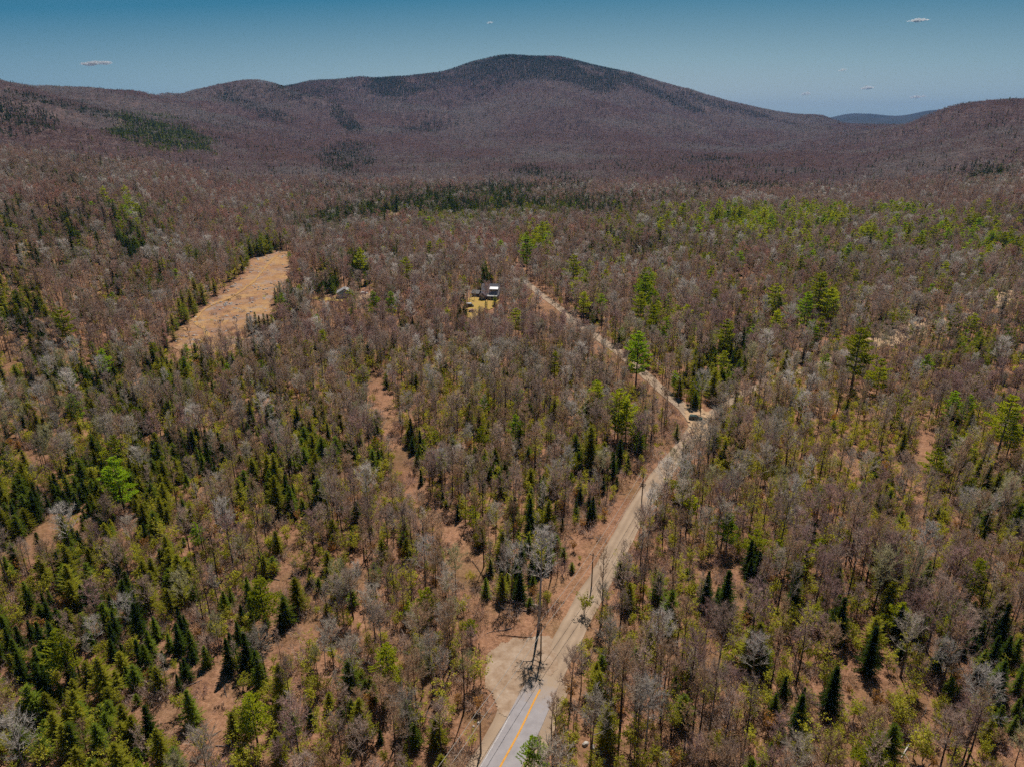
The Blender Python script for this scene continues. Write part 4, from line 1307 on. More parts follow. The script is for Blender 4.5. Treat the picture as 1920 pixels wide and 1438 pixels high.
# single trees that stand out in the photograph: base u, v, height in photo px, kind, variant, words
FEATURE = [
    (1192, 722, 90, 'pine_tree', 2, "bright green pine with broad crown beside the upper gravel road"),
    (1594, 738, 110, 'pine_tree', 0, "vivid yellow-green pine standing alone right of the side road bend"),
    (1642, 742, 62, 'pine_tree', 3, "smaller pine just right of the vivid yellow-green lone pine"),
    (1356, 672, 66, 'pine_tree', 1, "pine with layered limbs above the dark firs behind the junction"),
    (1504, 628, 72, 'pine_tree', 2, "broad green pine left of the pine pair on the right plain"),
    (1528, 606, 85, 'pine_tree', 0, "taller pine of the pair above the lone vivid pine"),
    (1548, 618, 70, 'pine_tree', 1, "shorter pine of the pair above the lone vivid pine"),
    (1446, 610, 70, 'pine_tree', 1, "yellow-green pine left of the broad green pine on the plain"),
    (1198, 625, 70, 'pine_tree', 0, "front pine of the bright cluster right of the upper gravel road"),
    (1206, 598, 75, 'pine_tree', 2, "rear pine of the bright cluster right of the upper gravel road"),
    (1222, 640, 60, 'pine_tree', 1, "rightmost pine of the bright cluster right of the upper gravel road"),
    (967, 636, 52, 'pine_tree', 1, "yellow-green pine standing alone right below the grey house"),
    (1158, 822, 84, 'pine_tree', 1, "left pine of a twin pair between the gravel road and its upper stretch"),
    (1172, 830, 74, 'pine_tree', 3, "right pine of a twin pair between the gravel road and its upper stretch"),
    (1106, 878, 80, 'fir_tree', 2, "tall olive fir below the twin pines left of the gravel road"),
    (1335, 750, 62, 'fir_tree', 1, "olive fir right behind the parked dark car"),
    (1268, 622, 44, 'pine_tree', 3, "small rusty-green pine right of the bright pine cluster"),
    (764, 540, 52, 'pine_tree', 1, "pine with flat limbs left of the grey house"),
    (808, 506, 48, 'pine_tree', 0, "pine between the flat-limbed pine and the ridge of evergreens"),
    (826, 492, 40, 'pine_tree', 1, "small pine right behind the pine above the grey house"),
    (988, 512, 62, 'pine_tree', 2, "dark-trunked green pine above the grey house lawn"),
    (1016, 478, 56, 'pine_tree', 0, "tallest pine of the group above the grey house"),
    (1074, 556, 70, 'pine_tree', 0, "pine with ragged tiers beside the top of the upper gravel road"),
    (1098, 562, 46, 'pine_tree', 1, "conical pine just right of the ragged-tiered pine"),
    (703, 602, 50, 'pine_tree', 2, "left pine of two standing in the wood below the driveway"),
    (736, 600, 48, 'pine_tree', 2, "right pine of two standing in the wood below the driveway"),
    (678, 520, 50, 'pine_tree', 1, "pine rising over dark spruces near the pale blue house"),
    (1868, 858, 105, 'pine_tree', 0, "yellow-green pine by the right edge above the brown slope"),
    (1745, 905, 60, 'pine_tree', 3, "rusty yellow pine in the wood left of the right edge"),
    (522, 965, 75, 'fir_tree', 2, "tall pointed fir on the left bank of the litter strip"),
    (235, 962, 95, 'pine_tree', 2, "bright blue-green pine on the left among grey crowns"),
    (484, 1400, 90, 'pine_tree', 1, "yellow-green pine near the bottom edge right of the leaf litter track"),
    (130, 655, 70, 'pine_tree', 1, "yellow-green pine left of the bare soil field"),
    (1000, 1480, 88, 'pine_tree', 2, "dense bright green pine at the bottom edge right of the paved road"),
    (1278, 432, 46, 'pine_tree', 0, "bushy yellow pine on the far plain left of the pine row"),
    (1010, 1180, 195, 'birch_tree', 0, "tall pale bare tree with a white trunk at the clearing by the fork of wires"),
    (1242, 1010, 105, 'bare_tree', 5, "slender dark bare tree leaning over the gravel road bend"),
    (1405, 1290, 110, 'bare_tree', 7, "pale grey-green bare tree with wide crown right of the road"),
    (60, 1475, 150, 'bare_tree', 7, "silvery bare tree with forked limbs at the bottom left corner"),
    (1624, 1262, 92, 'spruce_tree', 0, "narrow dark spruce standing apart in the brown wood on the right"),
    (1552, 1340, 95, 'spruce_tree', 0, "narrow dark spruce behind the lime green bush at bottom right"),
    (1355, 1165, 100, 'spruce_tree', 1, "tall dark spruce in the brown wood right of the gravel road"),
    (362, 1355, 65, 'spruce_tree', 3, "lone spruce standing on the leaf litter track at bottom left"),
    (1208, 1110, 0, 'young_tree', 0, ""),
    (1600, 1350, 45, 'young_tree', 3, "lime green bush beside a narrow spruce at bottom right"),
    (1735, 1400, 38, 'young_tree', 3, "yellow-lime bush near the bottom edge on the right"),
    (345, 1335, 40, 'young_tree', 3, "lime green bush beside the lone spruce on the litter track"),
    (170, 820, 36, 'young_tree', 3, "bright lime bush among grey crowns on the left slope"),
    (1095, 1150, 42, 'young_tree', 3, "lime leafing young tree overhanging the right edge of gravel road"),
]
ftr = []
for (bu, bv, hp, kd, vi, lab) in FEATURE:
    if hp == 0:
        continue
    fx, fy = at(bu, bv)
    fz = float(gz(fx, fy))
    _, _, dep = proj(fx, fy, fz)
    e = VAR[kd][vi]
    # height from the pixels it spans
    _, v1, _ = proj(fx, fy, fz + 10)
    sc = hp / ((bv - v1) / 10) / e['top'] * (1.12 if kd == 'pine_tree' else 1)
    ftr.append([kd, vi, fx, fy, fz, sc, lab])
    dd_ = np.hypot(PX - fx, PY - fy)
    # nothing else right on it or just in front of it
    front = (np.abs((PX * fy - PY * fx) / math.hypot(fx, fy)) < 2.6) & (np.hypot(PX, PY) < math.hypot(fx, fy)) & (dd_ < (16 if fy < 250 else 26))
    kill = (dd_ < 3.0) | (front & (PK != KI['young_tree']))
    PLOD[kill] = -1

# keep buildings and vehicles free of trees
for (u0, v0, rad) in ((917, 560, 8), (892, 556, 6), (881, 573, 5), (645, 556, 8), (1305, 788, 6), (683, 552, 5)):
    ax, ay = at(u0, v0)
    PLOD[np.hypot(PX - ax, PY - ay) < rad] = -1

# ------------------------------------------------------------------ landmarks for labels
Ur, Vr, DEP = proj(PX, PY, PZ)
Hs = np.array([VAR[KINDS[k]][0]['top'] if l > 1 else VAR[KINDS[k]][v]['top'] for k, v, l in zip(PK, PV, PLOD)]) * PS
Um, Vm, _ = proj(PX, PY, PZ + Hs * .6)
size = Hs / DEP
inframe = (Um > 6) & (Um < 1914) & (Vm > 60) & (Vm < 1430) & (PLOD >= 0) & (PLOD < 2)
CAP = {'bare_tree': 290, 'maple_tree': 200, 'birch_tree': 150, 'spruce_tree': 285, 'fir_tree': 285, 'pine_tree': 240, 'young_tree': 285}
NOUN = {'bare_tree': 'bare tree', 'maple_tree': 'maple', 'birch_tree': 'birch', 'spruce_tree': 'spruce', 'fir_tree': 'fir', 'pine_tree': 'pine', 'young_tree': 'young tree'}
CAT = {'bare_tree': 'tree', 'maple_tree': 'tree', 'birch_tree': 'tree', 'spruce_tree': 'tree', 'fir_tree': 'tree', 'pine_tree': 'tree', 'young_tree': 'young tree'}
GRP = {'bare_tree': 'bare hardwood trees of the wood', 'maple_tree': 'red-budded maples of the wood', 'birch_tree': 'white-trunked birches of the wood',
       'spruce_tree': 'dark spruces of the wood', 'fir_tree': 'green firs of the wood', 'pine_tree': 'yellow-green pines of the wood', 'young_tree': 'young leafing trees of the understorey'}
LM = [  # landmark name, u, v
    ('at the bottom left corner', 60, 1400), ('beside the litter track at bottom left', 400, 1300), ('left of the paved road', 850, 1400), ('between track and paved road', 640, 1380),
    ('right of the paved road', 1130, 1370), ('near the bottom edge right of centre', 1330, 1390), ('near the lime bush at bottom right', 1600, 1380), ('at the bottom right corner', 1830, 1400),
    ('on the left edge below the middle', 60, 1180), ('in the left evergreen thicket', 280, 1160), ('right of the left litter strip', 610, 1180), ('left of the gravel pull-off', 830, 1230),
    ('by the fallen trunk clearing', 930, 1080), ('right of the gravel road bend', 1230, 1180), ('in the brown wood right of the road', 1430, 1180), ('left of the big dark spruces', 1650, 1180),
    ('by the big dark spruces on the right', 1850, 1180), ('on the left edge at mid height', 60, 960), ('among grey crowns on the left', 280, 930), ('by the left litter strip', 520, 960),
    ('left of the middle litter strip', 680, 960), ('below the middle litter strip', 830, 920), ('left of the wires', 1040, 930), ('by the wires over the gravel road', 1180, 920), ('below the sandy junction', 1330, 920),
    ('in the wood right of the junction', 1500, 930), ('on the slope below the lone pine', 1680, 920), ('on the right edge at mid height', 1850, 900), ('on the left slope', 80, 780), ('below the bare soil field', 330, 750),
    ('right below the bare soil field', 520, 740), ('by the middle litter strip', 710, 740), ('in the wood below the grey house', 900, 720), ('left of the upper gravel road', 1080, 720), ('behind the sandy junction', 1340, 700),
    ('along the side road', 1520, 720), ('near the lone vivid pine', 1640, 700), ('right of the side road', 1820, 720), ('left of the bare soil field', 200, 600), ('on the far left slope', 60, 500),
    ('by the bare soil field', 450, 560), ('near the pale blue house', 640, 530), ('near the grey house', 880, 540), ('right of the upper gravel road', 1220, 590), ('on the right plain', 1450, 560), ('by the sandy bank', 1720, 600),
    ('on the far right plain', 1850, 480), ('on the middle plain', 1100, 480), ('by the far pine row', 1400, 430), ('on the far right pine row', 1640, 430), ('on the far left hill', 200, 420), ('on the plain beyond the field', 600, 460), ('beyond the grey house', 860, 460),
]
LMU = np.array([(a[1], a[2]) for a in LM], float)
ORD = {1: [''], 2: ['left one of two', 'right one of two'], 3: ['left one of three', 'middle one of three', 'right one of three']}


def rank_words(n):
    if n in ORD:
        return ORD[n]
    w = ['leftmost', 'second from the left', 'third from the left', 'fourth from the left', 'fifth from the left', 'sixth from the left'] + ['seventh from the left', 'eighth from the left', 'ninth from the left', 'tenth from the left', 'eleventh from the left', 'twelfth from the left']
    e = ['rightmost', 'second from the right', 'third from the right', 'fourth from the right', 'fifth from the right', 'sixth from the right', 'seventh from the right', 'eighth from the right', 'ninth from the right', 'tenth from the right', 'eleventh from the right', 'twelfth from the right']
    h = (n + 1) // 2
    out = w[:h] + e[:n - h][::-1]
    return out if len(out) == n else ['place %s from the left' % q for q in range(n)]


def plant(kd, e, x, y, z, rz, sc, label, group):
    o = thing(kd, label, CAT[kd], (x, y, z), rz, group, sc)
    obj('trunk', e['trunk'], o)
    obj('crown', e['crown'], o)
    if e['leaves']:
        obj('foliage', e['leaves'], o)
    return o


for kd, vi, fx, fy, fz, sc, lab in ftr:
    plant(kd, VAR[kd][vi], fx, fy, fz, rng.uniform(0, 6.28), sc, lab, GRP[kd])

for kd in KINDS:
    ki = KI[kd]
    cand = np.nonzero((PK == ki) & inframe)[0]
    cand = cand[np.argsort(-size[cand])][:CAP[kd] - sum(1 for f in ftr if f[0] == kd)]
    buckets = {}
    for i in cand:
        d = np.hypot((LMU[:, 0] - Um[i]), (LMU[:, 1] - Vr[i]) * 1.2)
        zone = LM[int(np.argmin(d))][0]
        e = VAR[kd][PV[i]]
        s_ = PS[i]
        sw = 'big' if s_ > 1.06 else ('low' if s_ < .86 and kd == 'young_tree' else ('lesser' if s_ < .86 else ''))
        if e['word'].split()[0] in ('tall', 'small', 'low'):
            sw = ''
        base = (sw + ' ' + e['word'] + ' ' + NOUN[kd] + ' ' + zone).strip()
        buckets.setdefault(base, []).append(i)
    for base, idx in buckets.items():
        idx.sort(key=lambda i: Um[i])
        for i, w in zip(idx, rank_words(len(idx))):
            lab = base + (', ' + w if w else '')
            wl = lab.split()
            if len(wl) > 16:
                lab = lab.replace('young tree', 'sapling').replace('the junction', 'junction').replace('of the big', 'of big').replace('from the', 'from').replace(' one of ', ' of ')
            plant(kd, VAR[kd][PV[i]], PX[i], PY[i], PZ[i], PR[i], PS[i], lab, GRP[kd])
    PLOD[cand] = -1


# ------------------------------------------------------------------ the rest of the wood
def scatter(name, sel, coll_meshes, idx, label, cat):
    """ONE object: a point cloud mesh with an instance of a tree at each point"""
    sel = np.nonzero(sel)[0]
    if not len(sel):
        return
    coll = bpy.data.collections.new(name + "_kinds")
    for k, me in enumerate(coll_meshes):
        coll.objects.link(bpy.data.objects.new(f"{name}_{k:03d}", me))
    me = bpy.data.meshes.new(name)
    me.vertices.add(len(sel))
    me.vertices.foreach_set("co", np.stack([PX[sel], PY[sel], PZ[sel] - np.where(PLOD[sel] > 1, .8, 0)], 1).astype(np.float32).ravel())
    for nm, arr, ty in (("kind_index", idx[sel], 'INT'), ("turn", PR[sel], 'FLOAT'), ("size", PS[sel], 'FLOAT')):
        a = me.attributes.new(nm, ty, 'POINT')
        a.data.foreach_set("value", arr.astype(np.int32 if ty == 'INT' else np.float32))
    o = obj(name, me)
    tag(o, label, cat, kind='stuff')
    g = bpy.data.node_groups.new(name, 'GeometryNodeTree')
    g.interface.new_socket("Geometry", in_out='INPUT', socket_type='NodeSocketGeometry')
    g.interface.new_socket("Geometry", in_out='OUTPUT', socket_type='NodeSocketGeometry')
    N = g.nodes.new
    gi, go = N('NodeGroupInput'), N('NodeGroupOutput')
    ip = N('GeometryNodeInstanceOnPoints')
    ci = N('GeometryNodeCollectionInfo')
    ci.inputs['Collection'].default_value = coll
    ci.inputs['Separate Children'].default_value = True
    ci.inputs['Reset Children'].default_value = True

    def attr(nm, ty):
        q = N('GeometryNodeInputNamedAttribute')
        q.data_type = ty
        q.inputs['Name'].default_value = nm
        return [s for s in q.outputs if s.enabled and s.name == 'Attribute'][0]
    cx = N('ShaderNodeCombineXYZ')
    L = g.links.new
    L(attr('turn', 'FLOAT'), cx.inputs[2])
    L(gi.outputs[0], ip.inputs['Points'])
    L(ci.outputs[0], ip.inputs['Instance'])
    ip.inputs['Pick Instance'].default_value = True
    L(attr('kind_index', 'INT'), ip.inputs['Instance Index'])
    L(cx.outputs[0], ip.inputs['Rotation'])
    L(attr('size', 'FLOAT'), ip.inputs['Scale'])
    L(ip.outputs[0], go.inputs[0])
    md = o.modifiers.new("trees", 'NODES')
    md.node_group = g


STUFF = {'bare_tree': ('bare_woodland', 'leafless mauve-brown hardwood forest covering plain, slopes and mountain'),
         'maple_tree': ('maple_woodland', 'red-budded maple crowns scattered through the leafless forest'),
         'birch_tree': ('birch_woodland', 'pale birches scattered through the leafless forest'),
         'spruce_tree': ('spruce_woodland', 'dark spruce stands on the plain and the mountain crest'),
         'fir_tree': ('fir_woodland', 'green fir stands and the dense plantation on the left hill'),
         'pine_tree': ('pine_woodland', 'yellow-green pines scattered over the far plain'),
         'young_tree': ('leafing_undergrowth', 'olive leafing undergrowth between the trunks')}
for kd in KINDS:
    es = VAR[kd]
    meshes = [e['near'] for e in es] + [e['mid'] for e in es]
    n = len(es)
    if kd == 'bare_tree':
        meshes += CLUMPS
    elif kd in FARC:
        meshes += FARC[kd]
    idx = np.where(PLOD == 0, PV, np.where(PLOD == 1, PV + n, PV + 2 * n))
    scatter(STUFF[kd][0], (PK == KI[kd]) & (PLOD >= 0), meshes, idx, STUFF[kd][1], 'woodland')

# ------------------------------------------------------------------ low brush and fallen sticks on the forest floor
def brush_mesh(seed, mt, Rb, Hb, n):
    r = random.Random(seed)
    mb = MB()
    for i in range(n):
        a, q = r.uniform(0, 6.3), r.random() ** .5 * Rb
        p = Vector((math.cos(a) * q, math.sin(a) * q, 0))
        d = Vector((math.cos(a) * .4, math.sin(a) * .4, 1)) + rv(r) * .35
        blade(mb, p, d.normalized(), Hb * r.uniform(.5, 1.1), .10, r)
        for j in range(3):
            f = r.uniform(.3, .9)
            blade(mb, p + d * Hb * f * .7, (d + rv(r)).normalized(), Hb * .35, .09, r)
    return mb.mesh("brush", [M[mt]])


def stick_mesh(seed):
    r = random.Random(seed)
    mb = MB()
    L = r.uniform(2, 5)
    mb.tube([(-L / 2, 0, .10), (0, r.uniform(-.2, .2), .14), (L / 2, 0, .08)], [.09, .07, .03], 4)
    for j in range(5):
        d = Vector((r.uniform(.2, 1), r.uniform(-1, 1), r.uniform(.1, .6))).normalized()
        blade(mb, Vector((r.uniform(-.3, .4) * L, 0, .1)), d, r.uniform(.5, 1.4), .06, r)
    return mb.mesh("sticks", [M['bark']])


bx, by = grid(2.6, 70, 240, R(52))
bx2, by2 = grid(4.5, 240, 460, R(43))
bx, by = np.concatenate([bx, bx2]), np.concatenate([by, by2])
_, bk = choose(bx, by, 2.0)
for P, w in ((P_paved, 5.6), (P_low, 4.6), (P_up, 3.2), (P_br, 3.0)):
    bk &= dist_poly(bx, by, P) > w
bk |= (nr.rand(len(bx)) < .22)
for P, w in ((P_paved, 5.6), (P_low, 3.6), (P_up, 3.0), (P_br, 2.4)):
    bk &= dist_poly(bx, by, P) > w
for pg in (pull, junction, [at(*p) for p in YARD], [at(*p) for p in YARD2]):
    bk &= ~inside(bx, by, pg)
bk &= (vnoise(bx, by, 17, 61) * .6 + vnoise(bx, by, 6, 62) * .4) > .30
bx, by = bx[bk], by[bk]
n0 = len(PX)
PX = np.concatenate([PX, bx]); PY = np.concatenate([PY, by]); PZ = np.concatenate([PZ, gz(bx, by)])
PK = np.concatenate([PK, np.full(len(bx), 50)]); PS = np.concatenate([PS, nr.uniform(.6, 1.3, len(bx))])
PR = np.concatenate([PR, nr.uniform(0, 6.28, len(bx))]); PLOD = np.concatenate([PLOD, np.zeros(len(bx), int)])
PV = np.concatenate([PV, nr.choice(8, len(bx), p=[.2, .2, .12, .1, .1, .1, .09, .09])])
scatter("brush", PK == 50, [brush_mesh(1, 'mauve', 1.5, 2.6, 50), brush_mesh(2, 'brown', 1.7, 2.2, 50), brush_mesh(3, 'darkbark', 1.0, 1.3, 40), brush_mesh(4, 'red', 1.4, 2.2, 40),
                            brush_mesh(5, 'budded', .9, 1.1, 40), brush_mesh(6, 'darkbark', .7, .6, 26), stick_mesh(7), stick_mesh(8)], PV,
        "leafless mauve-brown brush and dead sticks on the leaf litter", "brush")

# ------------------------------------------------------------------ details
m_roof = flat("grey_metal_roof", (.30, .285, .30), .5, .4, .0, .2, 1.2)
m_roofl = flat("light_grey_roof", (.27, .255, .25), .6, .3, 0, .2, 1.5)
m_panel = flat("bright_metal_roof", (.52, .53, .55), .4, .5, .0, .05)
m_wallg = flat("dark_grey_siding", (.13, .12, .13), .8, .2, 0, .15, 2)
m_wallb = flat("pale_blue_siding", (.30, .42, .50), .8, .2, 0, .1, 2)
m_trim = flat("white_trim", (.72, .72, .70), .7)
m_glass = flat("window_glass", (.03, .04, .05), .1, .6)
m_white = flat("white_car_paint", (.75, .75, .74), .3, .5)
m_dgreen = flat("dark_green_paint", (.03, .06, .045), .3, .5)
m_dark = flat("black_rubber", (.02, .02, .02), .8)
m_wood = flat("weathered_wood", (.20, .15, .11), .9)
m_tarp = flat("rusty_pink_tarp", (.34, .17, .15), .7)
m_stone = flat("pale_granite", (.38, .34, .31), .9, .2, 0, .3, 1.0)
m_wire = flat("aluminium_cable", (.27, .25, .22), .6, .2)
m_log = flat("dead_grey_wood", (.24, .19, .16), .9, .1, 0, .3, 2)


def part(name, mb, mat, parent):
    return obj(name, mb.mesh(name, [mat]), parent)


def box(name, b, mat, parent):
    mb = MB()
    mb.box(*b)
    return part(name, mb, mat, parent)


def window(parent, x, y, z, w, h, face='y'):
    """a window set 3 cm proud of a wall: frame with pane as sub-part"""
    mb = MB()
    f = .1
    if face == 'y':
        for b in ((x - w / 2 - f, x + w / 2 + f, y - .06, y, z - f, z), (x - w / 2 - f, x + w / 2 + f, y - .06, y, z + h, z + h + f),
                  (x - w / 2 - f, x - w / 2, y - .06, y, z, z + h), (x + w / 2, x + w / 2 + f, y - .06, y, z, z + h)):
            mb.box(*b)
        fr = part('window', mb, m_trim, parent)
        box('pane', (x - w / 2, x + w / 2, y - .03, y - .002, z, z + h), m_glass, fr)
    else:
        for b in ((x - .06, x, y - w / 2 - f, y + w / 2 + f, z - f, z), (x - .06, x, y - w / 2 - f, y + w / 2 + f, z + h, z + h + f),
                  (x - .06, x, y - w / 2 - f, y - w / 2, z, z + h), (x - .06, x, y + w / 2, y + w / 2 + f, z, z + h)):
            mb.box(*b)
        fr = part('window', mb, m_trim, parent)
        box('pane', (x - .03, x - .002, y - w / 2, y + w / 2, z, z + h), m_glass, fr)
    return fr


def gable_walls(x0, x1, y0, y1, h, ridge, axis):
    mb = MB()
    if axis == 'x':
        mb.prism([(y0, -1.5), (y1, -1.5), (y1, h), ((y0 + y1) / 2, ridge), (y0, h)], 0, x0, x1)
    else:
        mb.prism([(x0, -1.5), (x1, -1.5), (x1, h), ((x0 + x1) / 2, ridge), (x0, h)], 1, y0, y1)
    return mb


def gable_roof(x0, x1, y0, y1, h, ridge, axis, ov=.5, t=.18):
    mb = MB()
    if axis == 'x':
        m = (y0 + y1) / 2
        sl = (ridge - h) / (m - y0)
        mb.prism([(y0 - ov, h - ov * sl + .02), (m, ridge + .02), (y1 + ov, h - ov * sl + .02), (y1 + ov, h - ov * sl + t), (m, ridge + t + .05), (y0 - ov, h - ov * sl + t)], 0, x0 - ov, x1 + ov)
    else:
        m = (x0 + x1) / 2
        sl = (ridge - h) / (m - x0)
        mb.prism([(x0 - ov, h - ov * sl + .02), (m, ridge + .02), (x1 + ov, h - ov * sl + .02), (x1 + ov, h - ov * sl + t), (m, ridge + t + .05), (x0 - ov, h - ov * sl + t)], 1, y0 - ov, y1 + ov)
    return mb


def ground_at(u, v):
    gx, gy = at(u, v)
    return gx, gy, float(gz(gx, gy))


# grey house
h = thing('grey_house', 'grey cabin with steep dark metal roof, bright dormer and yellow lawn', 'house', ground_at(919, 562), R(-6))
part('wall', gable_walls(-5.2, 5.2, 0, 9.5, 3.2, 8.6, 'x'), m_wallg, h)
rf = part('roof', gable_roof(-5.2, 5.2, 0, 9.5, 3.2, 8.6, 'x'), m_roof, h)
box('chimney', (-2.6, -1.8, 5.6, 6.4, 6.6, 9.7), m_wood, rf)
dm = box('dormer', (-.2, 4.4, 1.3, 4.6, 4.2, 6.3), m_wallg, h)
mb = MB(); mb.prism([(.9, 6.02), (4.9, 7.6), (4.9, 7.8), (.9, 6.22)], 0, -.5, 4.7)
part('dormer_roof', mb, m_panel, dm)
for wx in (.8, 2.1, 3.4):
    window(h, wx, 1.3, 4.75, .8, .9)
part('gable_wing', gable_walls(-6.3, -2.2, -3.2, 0, 2.6, 4.4, 'y'), m_wallg, h)
part('wing_roof', gable_roof(-6.3, -2.2, -3.2, -.1, 2.6, 4.4, 'y', .3), flat("purple_brown_roof", (.10, .07, .085), .7), h)
window(h, -4.25, -3.2, .9, 1.2, 1.2)
window(h, 2.4, 0, 1.0, 1.4, 1.2)
box('door', (-1.0, -.1, -.08, -.003, .1, 2.2), m_trim, h)
mb = MB(); mb.prism([(-2.6, 2.5), (-.52, 2.95), (-.52, 3.07), (-2.6, 2.62)], 0, -1.6, 4.6)
part('porch_roof', mb, m_roofl, h)
mb = MB(); mb.box(-1.6, 4.6, -2.6, -.02, -.3, .12)
for x_ in (-1.5, .5, 2.5, 4.45):
    mb.box(x_, x_ + .14, -2.55, -2.41, .12, 2.52)
mb.box(-1.36, 4.45, -2.52, -2.44, 1.0, 1.1)
part('porch', mb, m_trim, h)

s = thing('garden_shed', 'small light-roofed shed left beside the grey house', 'shed', ground_at(891, 557), R(-24))
part('wall', gable_walls(-2.4, 2.4, 0, 3.6, 2.3, 3.8, 'x'), m_wallg, s)
part('roof', gable_roof(-2.4, 2.4, 0, 3.6, 2.3, 3.8, 'x', .35), m_roofl, s)
box('lean_to', (2.42, 4.6, .3, 3.2, -.5, 1.9), m_wood, s)
box('door', (-.5, .5, -.06, -.003, 0, 2.0), m_trim, s)


def vehicle(name, label, cat, loc, rz, paint, roofm, L=4.7, W=1.85, H=1.7, boxy=False):
    t = thing(name, label, cat, loc, rz)
    a = L / 2
    if boxy:
        side = [(-a, .45), (-a, 1.5), (-a + .1, H - .08), (a - 1.3, H - .08), (a - .75, 1.25), (a - .05, 1.05), (a, .45)]
    else:
        side = [(-a, .42), (-a, .95), (-a + .12, 1.05), (-a + .5, H - .1), (a - 2.1, H - .06), (a - 1.35, 1.08), (a - .15, .92), (a, .7), (a, .42)]
    mb = MB()
    mb.prism(side, 1, -W / 2, W / 2)
    body = part('body', mb, paint, t)
    bv = body.modifiers.new("round", 'BEVEL'); bv.width = .09; bv.segments = 2; bv.limit_method = 'ANGLE'
    rx0, rx1 = (-a + .15, a - 1.4) if boxy else (-a + .6, a - 2.15)
    box('roof', (rx0, rx1, -W / 2 + .1, W / 2 - .1, H - .075, H + .02), roofm, t)
    for sy in (-1, 1):
        y0, y1 = sorted((sy * (W / 2 - .02), sy * (W / 2 + .012)))
        mb = MB(); mb.prism([(rx0 + .05, 1.08), (rx1 + .35, 1.08), (rx1, H - .2), (rx0 + .12, H - .2)], 1, y0, y1)
        part('side_window', mb, m_glass, t)
    xw = (a - .95, a - 1.28) if boxy else (a - 1.38, a - 2.03)
    mb = MB()
    z0_, z1_ = (1.33, H - .15) if boxy else (1.12, H - .12)
    mb.quad((xw[0] + .06, -W / 2 + .15, z0_), (xw[0] + .06, W / 2 - .15, z0_), (xw[1] + .06, W / 2 - .22, z1_), (xw[1] + .06, -W / 2 + .22, z1_))
    part('windscreen', mb, m_glass, t)
    for sx in (-a + .85, a - .9):
        for sy in (-1, 1):
            mb = MB()
            mb.tube([(sx, sy * (W / 2 - .2), .34), (sx, sy * (W / 2 + .03), .34)], [.34, .34], 14, cap=True)
            wq = part('wheel', mb, m_dark, t)
            mb = MB()
            mb.tube([(sx, sy * (W / 2 + .031), .34), (sx, sy * (W / 2 + .045), .34)], [.19, .17], 10, cap=True)
            part('rim', mb, m_roofl, wq)
    for sy in (-.62, .62):
        box('headlight', (a - .02, a + .03, sy - .16, sy + .16, .66, .82), m_trim, t)
        box('tail_light', (-a - .03, -a + .02, sy - .14, sy + .14, .75, .95), m_tarp, t)
    return t


vehicle('parked_car', 'dark green car parked on the sandy junction of the gravel roads', 'car', ground_at(1304, 787), R(-14), m_dgreen, m_dgreen, 4.9, 1.9, 1.75)
vehicle('camper_van', 'dark green van with a white roof on the yellow lawn', 'van', ground_at(881, 576), R(4), m_dgreen, m_panel, 4.6, 2.0, 2.3, True)
vehicle('white_car', 'white car on the sandy driveway by the pale blue house', 'car', ground_at(683, 552), R(8), m_white, m_white, 4.5, 1.8, 1.5)

wp = thing('wood_pile', 'low stack of logs under a rusty pink tarp below the van', 'wood pile', ground_at(884, 586), R(12))
mb = MB()
for r_ in range(4):
    for c_ in range(9 - r_):
        mb.tube([(-1.7 + c_ * .4 + r_ * .2, -.6, .2 + r_ * .35), (-1.7 + c_ * .4 + r_ * .2, .6, .2 + r_ * .35)], [.19, .19], 6, cap=True)
part('logs', mb, m_wood, wp)
mb = MB(); mb.prism([(-1.5, 1.42), (-1.1, 1.62), (1.1, 1.66), (1.5, 1.4), (1.35, 1.25), (1.0, 1.52), (-1.0, 1.5), (-1.4, 1.25)], 1, -.7, .7)
part('tarp', mb, m_tarp, wp)

b2 = thing('blue_house', 'pale blue house with grey roof half hidden behind bare trees', 'house', ground_at(647, 560), R(10))
part('wall', gable_walls(-4.5, 4.5, 0, 7, 3.4, 5.8, 'y'), m_wallb, b2)
part('roof', gable_roof(-4.5, 4.5, 0, 7, 3.4, 5.8, 'y', .4), m_roofl, b2)
for wx in (-2.6, 2.4):
    window(b2, wx, 0, 1.1, 1.1, 1.2)
window(b2, 0, 0, 3.6, .9, .9)
box('door', (-.45, .45, -.06, -.003, 0, 2.1), m_trim, b2)

b3 = thing('white_shed', 'tiny white-roofed hut deep in the wood beyond the grey house', 'shed', ground_at(842, 488), R(15))
part('wall', gable_walls(-1.7, 1.7, 0, 2.6, 2.4, 3.4, 'x'), m_wallg, b3)
part('roof', gable_roof(-1.7, 1.7, 0, 2.6, 2.4, 3.4, 'x', .25), m_panel, b3)
box('door', (-.4, .4, -.05, -.003, 0, 1.9), m_wood, b3)

# power line
def pole(x, y, label, first=[None]):
    t = thing('utility_pole', label, 'utility pole', (x, y, float(gz(x, y))), 0, 'wooden poles along the gravel roads')
    if first[0] is None:
        mb = MB(); mb.tube([(0, 0, -1), (0, 0, 4), (0, 0, 9.2)], [.17, .15, .11], 8, cap=True)
        pm = mb.mesh('pole', [m_wood])
        mb = MB(); mb.box(-.9, .9, .115, .22, 8.35, 8.5)
        am = mb.mesh('crossarm', [m_wood])
        mb = MB(); mb.tube([(0, 0, 0), (0, 0, .08), (0, 0, .16)], [.04, .07, .03], 8, cap=True)
        im = mb.mesh('insulator', [m_dark])
        first[0] = (pm, am, im)
    pm, am, im = first[0]
    obj('shaft', pm, t)
    a = obj('crossarm', am, t)
    for sx in (-.75, .75):
        q = obj('insulator', im, a)
        q.location = (sx, .165, 8.5)
    return t


